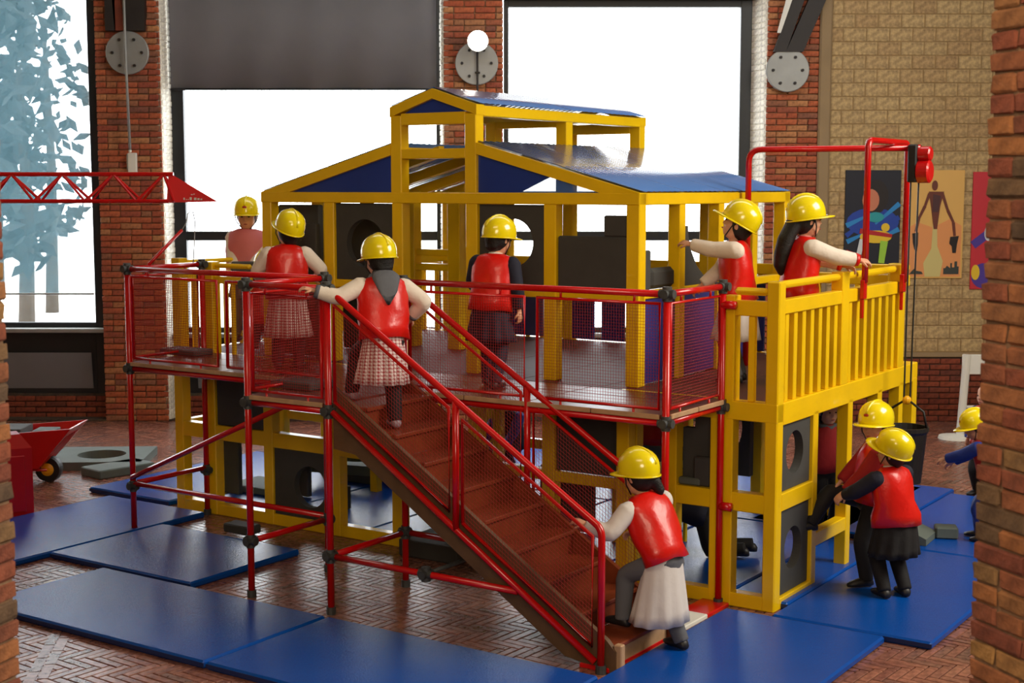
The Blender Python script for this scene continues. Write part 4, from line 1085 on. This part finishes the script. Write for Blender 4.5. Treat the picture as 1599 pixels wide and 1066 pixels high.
def person(label, base, th, h=1.0, pelvis=(0, 0, .53), lean=(0, 0), tw=0, hyaw=0, hpitch=0, hroll=0, LH=None, RH=None, LF=(-.075, 0, 0), RF=(.075, 0, 0), LP=(-1, -.5, -.6), RP=(1, -.5, -.6),
           KL=(0, 1, 0), KR=(0, 1, 0), sleeve='cream', cuff=None, vest='vest', lower='dark', skirt=None, sk_len=.30, sk_w=.17, shoe='shoe', hair='short', helmet=True, hood=None, collar=None, curl=.6, group=None, hx=0, low=1, armr=.051, footyaw=(0, 0), badge=True, vw=1.0, sw=.085):
    base = vv(base)
    root = empty('person', base, th); root.scale = (h, h, h); tag(root, label, 'child', group)
    ex, ey, ez = vv((1, 0, 0)), vv((0, 1, 0)), vv((0, 0, 1))
    P_ = vv(pelvis); lf, ls = R(lean[0]), R(lean[1])
    s = vv((math.sin(ls), math.sin(lf), math.cos(lf)*math.cos(ls))).normalized()
    r0 = vv((math.cos(R(tw)), math.sin(R(tw)), 0)); r = (r0-s*r0.dot(s)).normalized(); f = s.cross(r)
    rp = (ex-s*ex.dot(s)*.5).normalized()
    chest = P_+s*.235; shc = P_+s*.318; nb = P_+s*.352
    SHL, SHR = shc-r*.128-s*.012, shc+r*.128-s*.012
    hd = (s*.5+ez*.6).normalized()
    ya = R(hyaw+tw); hf = vv((-math.sin(ya), math.cos(ya), 0)); hr = vv((math.cos(ya), math.sin(ya), 0)); pit = R(hpitch); rol = R(hroll)
    hu = (ez*math.cos(pit)-hf*math.sin(-pit)*1.0).normalized() if False else (ez*math.cos(pit)+hf*math.sin(pit)).normalized()
    hf = (hf*math.cos(pit)-ez*math.sin(pit)).normalized()
    if rol: hr2 = hr*math.cos(rol)+hu*math.sin(rol); hu = (hu*math.cos(rol)-hr*math.sin(rol)); hr = hr2
    hc = nb+hd*.022+hu*.098+hf*.014
    def hp_(x, y, z): return hc+hr*x+hf*y+hu*z
    # ---- targets
    UA, FA, TH_, SHN = .165, .150, .245, .235
    def arm(S, T, pole, sg):
        if T is None: T = S+vv((sg*.06, .03, -.29)); pole = (sg, -1, 0)
        return ik(S, vv(T), UA, FA, pole)
    EL, WL = arm(SHL, LH, LP, -1); ER, WR = arm(SHR, RH, RP, 1)
    HL_, HR_ = P_-rp*.062+vv((0, 0, -.02)), P_+rp*.062+vv((0, 0, -.02))
    AL0, AR0 = vv(LF)+vv((0, 0, .055)), vv(RF)+vv((0, 0, .055))
    KL_, AL = ik(HL_, AL0, TH_, SHN, KL); KR_, AR = ik(HR_, AR0, TH_, SHN, KR)
    # ---- body (skin): one continuous surface
    b = MB()
    b.loft([(hp_(0, .016, -.103), hr, hf, .022, .022), (hp_(0, .016, -.092), hr, hf, .042, .045), (hp_(0, .008, -.065), hr, hf, .058, .066), (hp_(0, 0, -.025), hr, hf, .069, .078),
            (hp_(0, -.004, .02), hr, hf, .073, .086), (hp_(0, -.006, .06), hr, hf, .067, .08), (hp_(0, -.006, .09), hr, hf, .045, .056), (hp_(0, -.006, .103), hr, hf, .014, .018)], 20)
    b.ball(hp_(0, .084, -.022), (.011, .014, .012), 8, 6, (hr, hf, hu)); b.ball(hp_(0, .078, -.004), (.007, .010, .022), 8, 6, (hr, hf, hu))
    b.ball(hp_(0, .070, -.055), (.022, .012, .010), 8, 6, (hr, hf, hu))
    for sg in (-1, 1):
        b.ball(hp_(sg*.074, -.006, -.012), (.008, .017, .024), 8, 6, (hr, hf, hu)); b.ball(hp_(sg*.036, .050, -.032), (.024, .022, .022), 8, 6, (hr, hf, hu))
    b.tube([nb-s*.06, nb, hc-hu*.05-hf*.01], [.040, .036, .034], 12)
    b.loft([(P_-s*.07, rp, f, .05, .04), (P_-s*.03, rp, f, .095, .07), (P_+s*.05, rp, f, .10, .068), (P_+s*.14, r, f, .092, .062), (chest, r, f, .105, .068), (shc, r, f, .10, .055), (nb, r, f, .045, .04)], 18)
    for S, E, Wt in ((SHL, EL, WL), (SHR, ER, WR)): limb(b, S, E, Wt, .032, .026, .017)
    for Hh, K, An in ((HL_, KL_, AL), (HR_, KR_, AR)): limb(b, Hh, K, An, .062, .043, .027)
    me = remesh(b, .0105, 'body', 1)
    hb = MB()
    for sg, E, Wt, S in ((-1, EL, WL, SHL), (1, ER, WR, SHR)):
        d = (Wt-E).normalized(); nn = vv((0, 0, -1))+vv((-sg*.5, 0, 0)) if abs(d.z) < .8 else vv((-sg, .1, 0))
        hand(hb, Wt+d*.006, d, nn, curl, sg)
    import bmesh
    bm = bmesh.new(); bm.from_mesh(me); tm = hb.mesh('h'); bm.from_mesh(tm); bmesh.ops.recalc_face_normals(bm, faces=bm.faces); bm.to_mesh(me); bm.free(); bpy.data.meshes.remove(tm)
    me.polygons.foreach_set('use_smooth', [True]*len(me.polygons)); me.materials.clear(); me.materials.append(M['skin'])
    link('body', me, root)
    for sg in (-1, 1):
        MB().ball(hp_(sg*.028, .076, .002), (.009, .006, .0055), 10, 6, (hr, hf, hu)).build('eye', 'hair', root, smooth=True)
    MB().ball(hp_(0, .082, -.056), (.017, .006, .0045), 10, 6, (hr, hf, hu)).build('mouth', 'lip', root, smooth=True)
    # ---- trousers
    tb = MB()
    tb.loft([(P_-s*.085, rp, f, .06, .055), (P_-s*.04, rp, f, .112, .085), (P_+s*.04, rp, f, .115, .082), (P_+s*.10, rp, f, .108, .076)], 18)
    for Hh, K, An in ((HL_, KL_, AL), (HR_, KR_, AR)):
        limb(tb, Hh, K, An+(An-K).normalized()*.018, .070, .054, .044)
    o = link('trousers', remesh(tb, .011, 'trousers', 1), root); o.data.materials.clear(); o.data.materials.append(M[lower])
    # ---- shirt with sleeves
    sb = MB()
    sb.loft([(P_-s*.01, rp, f, .112, .082), (P_+s*.08, rp, f, .116, .082), (chest, r, f, .122, .082), (shc-s*.005, r, f, .112, .066), (nb-s*.008, r, f, .052, .046)], 18)
    for S, E, Wt in ((SHL, EL, WL), (SHR, ER, WR)):
        limb(sb, S, E, E.lerp(Wt, .93), armr+.008, armr, armr*.80); sb.ball(S-s*.004, armr+.004, 10, 8)
    o = link('shirt', remesh(sb, .011, 'shirt', 2), root); o.data.materials.clear(); o.data.materials.append(M[sleeve])
    if cuff:
        for E, Wt in ((EL, WL), (ER, WR)):
            d = (Wt-E).normalized(); MB().tube([E.lerp(Wt, .80), E.lerp(Wt, .97)], [armr*.84, armr*.76], 12).build('cuff', cuff, root, smooth=True)
    # ---- vest: an open shell with armholes, lofted round the trunk
    if vest:
        v_ = MB(); n = 28
        rings = [(P_-s*.02, rp, f, .158, .116), (P_+s*.05, rp, f, .154, .114), (P_+s*.13, r, f, .152, .110), (P_+s*.20, r, f, .154, .108), (P_+s*.262, r, f, .154, .103),
                 (P_+s*.300, r, f, .152, .094), (P_+s*.330, r, f, .142, .080), (P_+s*.350, r, f, .112, .066), (P_+s*.366, r, f, .066, .054)]
        rings = [(c, ax, ay, rx*vw, ry*vw) for c, ax, ay, rx, ry in rings]
        v_.loft(rings, n, cap=(False, False), wav=.0)
        inner = [(c-s*0, ax, ay, rx-.010, ry-.010) for c, ax, ay, rx, ry in rings]
        o0 = len(v_.v); v_.loft(inner, n, cap=(False, False))
        m_ = len(rings)
        for k in range(n):
            k2 = (k+1) % n
            v_.f.append((k, o0+k, o0+k2, k2)); v_.f.append(((m_-1)*n+k, (m_-1)*n+k2, o0+(m_-1)*n+k2, o0+(m_-1)*n+k))
        rr = random.Random(sum(map(ord, label)))
        ph_ = [rr.uniform(0, 6) for _ in range(4)]
        v_.v = [(x+.0035*math.sin(38*z+ph_[0]+9*x), y+.005*math.sin(30*x+22*z+ph_[1])+.003*math.sin(60*x-31*z+ph_[2]), z+.004*math.sin(25*x+ph_[3])) for x, y, z in v_.v]
        v_.build('vest', vest, root, smooth=True)
    if collar:
        MB().loft([(nb-s*.012, r, f, .062, .054), (nb+s*.004, r, f, .058, .05), (nb+s*.022, r, f, .046, .042)], 16, cap=(False, True)).build('collar', collar, root, smooth=True)
    if hood:
        MB().loft([(nb-f*.045+s*.025, r, (f*.6+s*.8).normalized(), .075, .045), (nb-f*.085-s*.01, r, s, .088, .045), (nb-f*.118-s*.075, r, s, .062, .055), (nb-f*.118-s*.15, r, s, .018, .03)], 16).build('hood', hood, root, smooth=True)
        MB().tube([nb-r*.07-f*.03, nb-r*.062+f*.03, nb+f*.06-s*.01, nb+r*.062+f*.03, nb+r*.07-f*.03], [.026, .024, .02, .024, .026], 10).build('hood_edge', hood, root, smooth=True)
    # ---- skirt or smock
    if skirt:
        kb = MB(); n = 48; rings = []
        dwn = (s*-.5+ez*-.5).normalized() if low else -s
        mid = (KL_+KR_)/2; base_t = (vv(P_)+dwn*.02)
        kd = ((mid-P_)*.6+dwn*.12)
        L_ = sk_len; dd = vv((kd.x*.5, kd.y*.45, -abs(kd.z)-.001)).normalized()
        for i in range(7):
            t = i/6; c = P_+s*.03*(1-t)+dd*(L_*t); rx = .125+(sk_w-.125)*t; ry = .098+(sk_w*.86-.098)*t
            rings.append((c, rp, (f*(1-t)+ey*t).normalized(), rx, ry))
        kb.loft(rings, n, cap=(False, False), wav=sw, wn=11)
        o0 = len(kb.v); kb.loft([(c, a, b2, rx-.005, ry-.005) for c, a, b2, rx, ry in rings], n, cap=(False, False), wav=sw, wn=11)
        for k in range(n):
            k2 = (k+1) % n; kb.f.append((6*n+k, 6*n+k2, o0+6*n+k2, o0+6*n+k)); kb.f.append((k, o0+k, o0+k2, k2))
        o = kb.build('skirt', skirt, root, smooth=True)
        uv = o.data.uv_layers.new(name='UVMap')
        for pl in o.data.polygons:
            for li in pl.loop_indices:
                vi = o.data.loops[li].vertex_index % (7*n); kk = vi % n
                u_ = kk/n
                uv.data[li].uv = (u_ if not (kk == 0 and any((o.data.loops[q].vertex_index % n) == n-1 for q in pl.loop_indices)) else 1.0, (vi//n)/6)
    # ---- shoes
    for sg, An, K, fy in ((-1, AL, KL_, footyaw[0]), (1, AR, KR_, footyaw[1])):
        a = R(fy+(6 if sg < 0 else -6)); fd = vv((-math.sin(a), math.cos(a), 0)); fs = vv((math.cos(a), math.sin(a), 0))
        g = vv((An.x, An.y, An.z-.055))
        MB().loft([(g-fd*.045+ez*.022, fs, ez, .020, .018), (g-fd*.030+ez*.030, fs, ez, .030, .030), (g+ez*.034, fs, ez, .032, .034), (g+fd*.05+ez*.026, fs, ez, .036, .026), (g+fd*.095+ez*.021, fs, ez, .033, .020), (g+fd*.125+ez*.016, fs, ez, .016, .012)], 14).build('shoe', shoe, root, smooth=True)
    # ---- hair
    hb2 = MB(); hb2.ball(hp_(0, -.022, .006), (.083, .088, .102), 18, 12, (hr, hf, hu))
    if hair == 'short': hb2.loft([(hp_(0, -.05, -.03), hr, hf, .070, .048), (hp_(0, -.055, -.075), hr, hf, .055, .032), (hp_(0, -.05, -.095), hr, hf, .03, .018)], 14)
    if hair == 'long':
        q = hp_(0, -.085, -.03)
        pts = [hp_(0, -.075, .01), q, q-hf*.045-ez*.08, q-hf*.070-ez*.17, q-hf*.085-ez*.25, q-hf*.075-ez*.31]
        hb2.loft([(p, hr, hf, a_, b_) for p, a_, b_ in zip(pts, (.065, .072, .070, .066, .054, .02), (.05, .055, .052, .048, .036, .012))], 14)
    if hair == 'tail':
        q = hp_(.035, -.08, -.045)
        hb2.tube([hp_(0, -.07, -.02), q, q+hr*.02-hf*.02-ez*.05, q+hr*.035-ez*.12], [.04, .036, .03, .01], 12)
    o = link('hair', remesh(hb2, .009, 'hair', 1), root); o.data.materials.clear(); o.data.materials.append(M['hair'])
    # ---- helmet
    if helmet:
        hk = MB(); n = 36
        prof = [(.0, .103, .122), (.02, .105, .124), (.05, .105, .123), (.08, .099, .116), (.105, .087, .101), (.125, .068, .079), (.139, .045, .052), (.147, .022, .026), (.149, .004, .005)]
        ct, st_ = math.cos(R(9)), math.sin(R(9)); Hf = hf*ct+hu*st_; Hu = hu*ct-hf*st_; hcc = hc+Hu*.008-Hf*.004
        def hm(x, y, z): return hcc+hr*x+Hf*y+Hu*z
        hk.loft([(hm(0, 0, z), hr, Hf, rx, ry) for z, rx, ry in prof], n, cap=(False, True))
        o0 = len(hk.v); hk.loft([(hm(0, 0, z-.004), hr, Hf, rx-.004, ry-.004) for z, rx, ry in prof], n, cap=(False, True))
        for k in range(n): hk.f.append((k, o0+k, o0+(k+1) % n, (k+1) % n))
        he = hk.build('helmet', 'helmet', root, smooth=True)
        br = MB()
        for lay_ in (0, 1):
            for ringi in (0, 1):
                for k in range(n):
                    w = 2*math.pi*k/n; fr = max(0, math.sin(w)); e = (.0, .010+.050*fr**2.2)[ringi]
                    q = hm((.102+e*.9)*math.cos(w), (.121+e)*math.sin(w), .004-lay_*.006-(.010*fr if ringi else 0)-(.003 if ringi else 0)); br.v.append(tuple(q))
        for k in range(n):
            k2 = (k+1) % n
            br.f += [(k, k2, n+k2, n+k), (2*n+k, 3*n+k, 3*n+k2, 2*n+k2), (n+k, n+k2, 3*n+k2, 3*n+k), (k, 2*n+k, 2*n+k2, k2)]
        br.build('brim', 'helmet', he, smooth=True)
        MB().tube([hm(0, .120*math.cos(a), .040+.108*math.sin(a)) for a in [.25+i*(math.pi-.5)/10 for i in range(11)]], .009, 8).build('ridge', 'helmet', he, smooth=True)
        if badge: MB().ball(hm(0, .118, .055), (.020, .006, .013), 12, 6, (hr, Hf, Hu)).build('badge', 'badge', he, smooth=True)
        for sg in (-1, 1):
            MB().tube([hm(sg*.095, .02, .01), hp_(sg*.079, .03, -.04), hp_(sg*.03, .045, -.10)], .004, 6).build('chin_strap', 'cable', root, smooth=True)
    return root

D2 = 1.397
def HW(u, v, z=0): return tuple(H(u, v, z))
# on the walkway and decks
person('child in red vest and gingham skirt standing with back turned behind the landing rail', HW(-3.87, -.42, D2), R(4), 1.06, hyaw=28, hpitch=-14, hroll=-8, LH=(-.19, .16, .62), RH=(.22, .16, .66), sleeve='cream', skirt='gingham', sk_len=.30, lower='dark', collar='vest')
person('child with grey hood and gingham skirt climbing the stairs, left hand on the rail', HW(-2.10, -1.40, 1.231), R(30), 1.07, vw=1.05, pelvis=(-.01, .02, .56), lean=(12, 4), tw=-8, hyaw=14, hpitch=14, LH=(-.40, .16, .84), LP=(-.4, -.4, -1), RH=(.22, .12, .66), RP=(1, -.8, -.2),
       LF=(-.12, .26, .155), RF=(.04, -.02, 0), sleeve='cream', cuff='greycl', hood='greycl', skirt='gingham', sk_len=.29, sk_w=.165, shoe='shoel')
person('child in navy sleeves and red vest walking right on the walkway behind the stairs', HW(-1.97, -.42, D2), R(-24), 1.04, lean=(9, 2), hyaw=-26, hpitch=12, RH=(.20, .04, .47), LH=(-.1, .2, .62), RP=(1, -1, 0), sleeve='navy', lower='navy', collar='cream', LF=(-.07, .1, 0), RF=(.07, -.08, 0), skirt='navy', sk_len=.22, sk_w=.165)
person('child in cream sleeves on the right deck reaching left to the dark curved foam panel', HW(-.66, .80, D2), R(72), 1.13, lean=(6, 0), tw=14, hyaw=-8, hpitch=-22, LH=(-.02, .40, .88), LP=(-.5, 0, -1), RH=(.12, .26, .60), RP=(1, 0, -1), sleeve='cream', lower='greycl', skirt='smock', sk_len=.26, sk_w=.175, hair='short')
person('girl with long black hair facing right on the balcony, forearm over the yellow rail', HW(-.30, 1.0, D2), R(-80), 1.16, lean=(6, 0), hyaw=0, hpitch=0, RH=(.13, .40, .74), RP=(.2, -.4, -1), LH=(.02, .34, .70), sleeve='cream', cuff='vest', collar='pink', lower='dark', skirt='smock', sk_len=.26, sk_w=.18, hair='long')
person('child in pinkish vest facing the camera on the far left deck', HW(-5.52, .85, D2), R(176), 1.13, vw=1.16, armr=.046, hyaw=6, hpitch=6, LH=(-.05, .15, .56), RH=(.06, .15, .56), sleeve='cream', cuff='greycl', vest='pink', lower='greycl', skirt='greycl', sk_len=.18, sk_w=.15)
person('crouching small child in yellow helmet hidden behind the child in gingham, left deck', HW(-4.88, .42, D2), R(20), 1.0, pelvis=(0, -.05, .24), lean=(10, 0), LF=(-.10, .10, 0), RF=(.10, .10, 0), LH=(-.12, .25, .35), RH=(.12, .25, .35), sleeve='cream', lower='dark', hpitch=6)
loose('dark foam piece held by the child facing the camera on the far left deck', -2.38, 12.71, 2.02, .20, .09, .11, R(6), 'foam')
# at the foot of the stairs
person('black-haired child in white smock and red vest stepping onto the bottom of the stairs', HW(-.19, -1.20, .052), R(44), 1.08, vw=1.0, sw=.045, pelvis=(.0, -.02, .52), lean=(25, -3), tw=-10, hyaw=14, hpitch=10, LH=(-.30, .30, .70), LP=(-.6, -.3, -1), RH=(.10, .28, .60), RP=(.6, -1, -.6),
       LF=(-.10, .20, .11), RF=(.09, -.06, 0), sleeve='smock', lower='greycl', skirt='smock', sk_len=.36, sk_w=.18, hair='tail')
# right side
person('child in red vest seen from behind, arms round the other child by the right wing', HW(.58, .66, .052), R(16), 1.035, pelvis=(0, 0, .49), lean=(6, -5), tw=16, hyaw=34, hpitch=-14, hroll=12, LH=(-.25, .22, .64), LP=(-1, -.3, -.5), RH=(-.02, .30, .66), RP=(1, -.2, -.5), sleeve='navy', lower='dark', collar='smock', skirt='dark', sk_len=.22, sk_w=.165)
person('child in dark red sleeves stepping into the wing, face turned to the camera', HW(.33, .88, .052), R(98), 1.10, pelvis=(.03, 0, .54), lean=(-4, -3), tw=-14, hyaw=50, hpitch=4, LH=(-.12, .26, .58), LP=(-1, -.2, -.7), RH=(.10, .22, .58), RP=(1, 0, -.7), LF=(-.06, .05, 0), RF=(.05, .38, .34), sleeve='redcl', lower='dark')
person('child in blue with an outstretched arm, half hidden behind the right near pier', (3.70, 10.95, .052), R(60), .95, lean=(22, 0), pelvis=(0, -.05, .50), hyaw=30, hpitch=20, LH=(-.05, .42, .62), LP=(-.5, 0, -1), RH=(.1, .4, .55), sleeve='bluecl', lower='bluecl', vest='redcl', RF=(.07, .08, 0))
person('bareheaded dark-haired child beyond the pier by the barrier post', (4.27, 12.8, 0.0), R(120), .92, helmet=False, sleeve='bluecl', lower='dark', vest='vest')
# inside the lower storey
person('child in red vest and grey smock standing under the deck behind the stair railing', HW(-2.10, 2.25, .052), R(20), 1.05, sleeve='redcl', lower='greycl', skirt='greycl', sk_len=.36, sk_w=.18)
person('crouching child in yellow helmet far inside beneath the walkway', (-.03, 13.75, .052), R(150), 1.0, pelvis=(0, -.05, .24), lean=(14, 0), LF=(-.10, .10, 0), RF=(.10, .10, 0), LH=(-.12, .25, .30), RH=(.12, .25, .30), sleeve='bluecl', lower='navy', vest='navy', hpitch=10)
person('child in dark clothes crawling inside the lower right bay', HW(-1.00, .95, .052), R(75), 1.05, pelvis=(0, -.02, .30), lean=(74, 0), LF=(-.07, -.30, .02), RF=(.08, -.34, .02), KL=(0, 1, -.6), KR=(0, 1, -.6), LH=(-.12, .36, .06), RH=(.12, .34, .06), sleeve='dark', lower='dark', vest='navy', hpitch=-30, curl=.1, shoe='shoe', helmet=False)
person('child in dark red vest standing inside the right wing behind the open bay', HW(-.50, 2.12, .052), R(200), .97, helmet=False, sleeve='redcl', lower='dark', vest='redcl', hood='greycl')
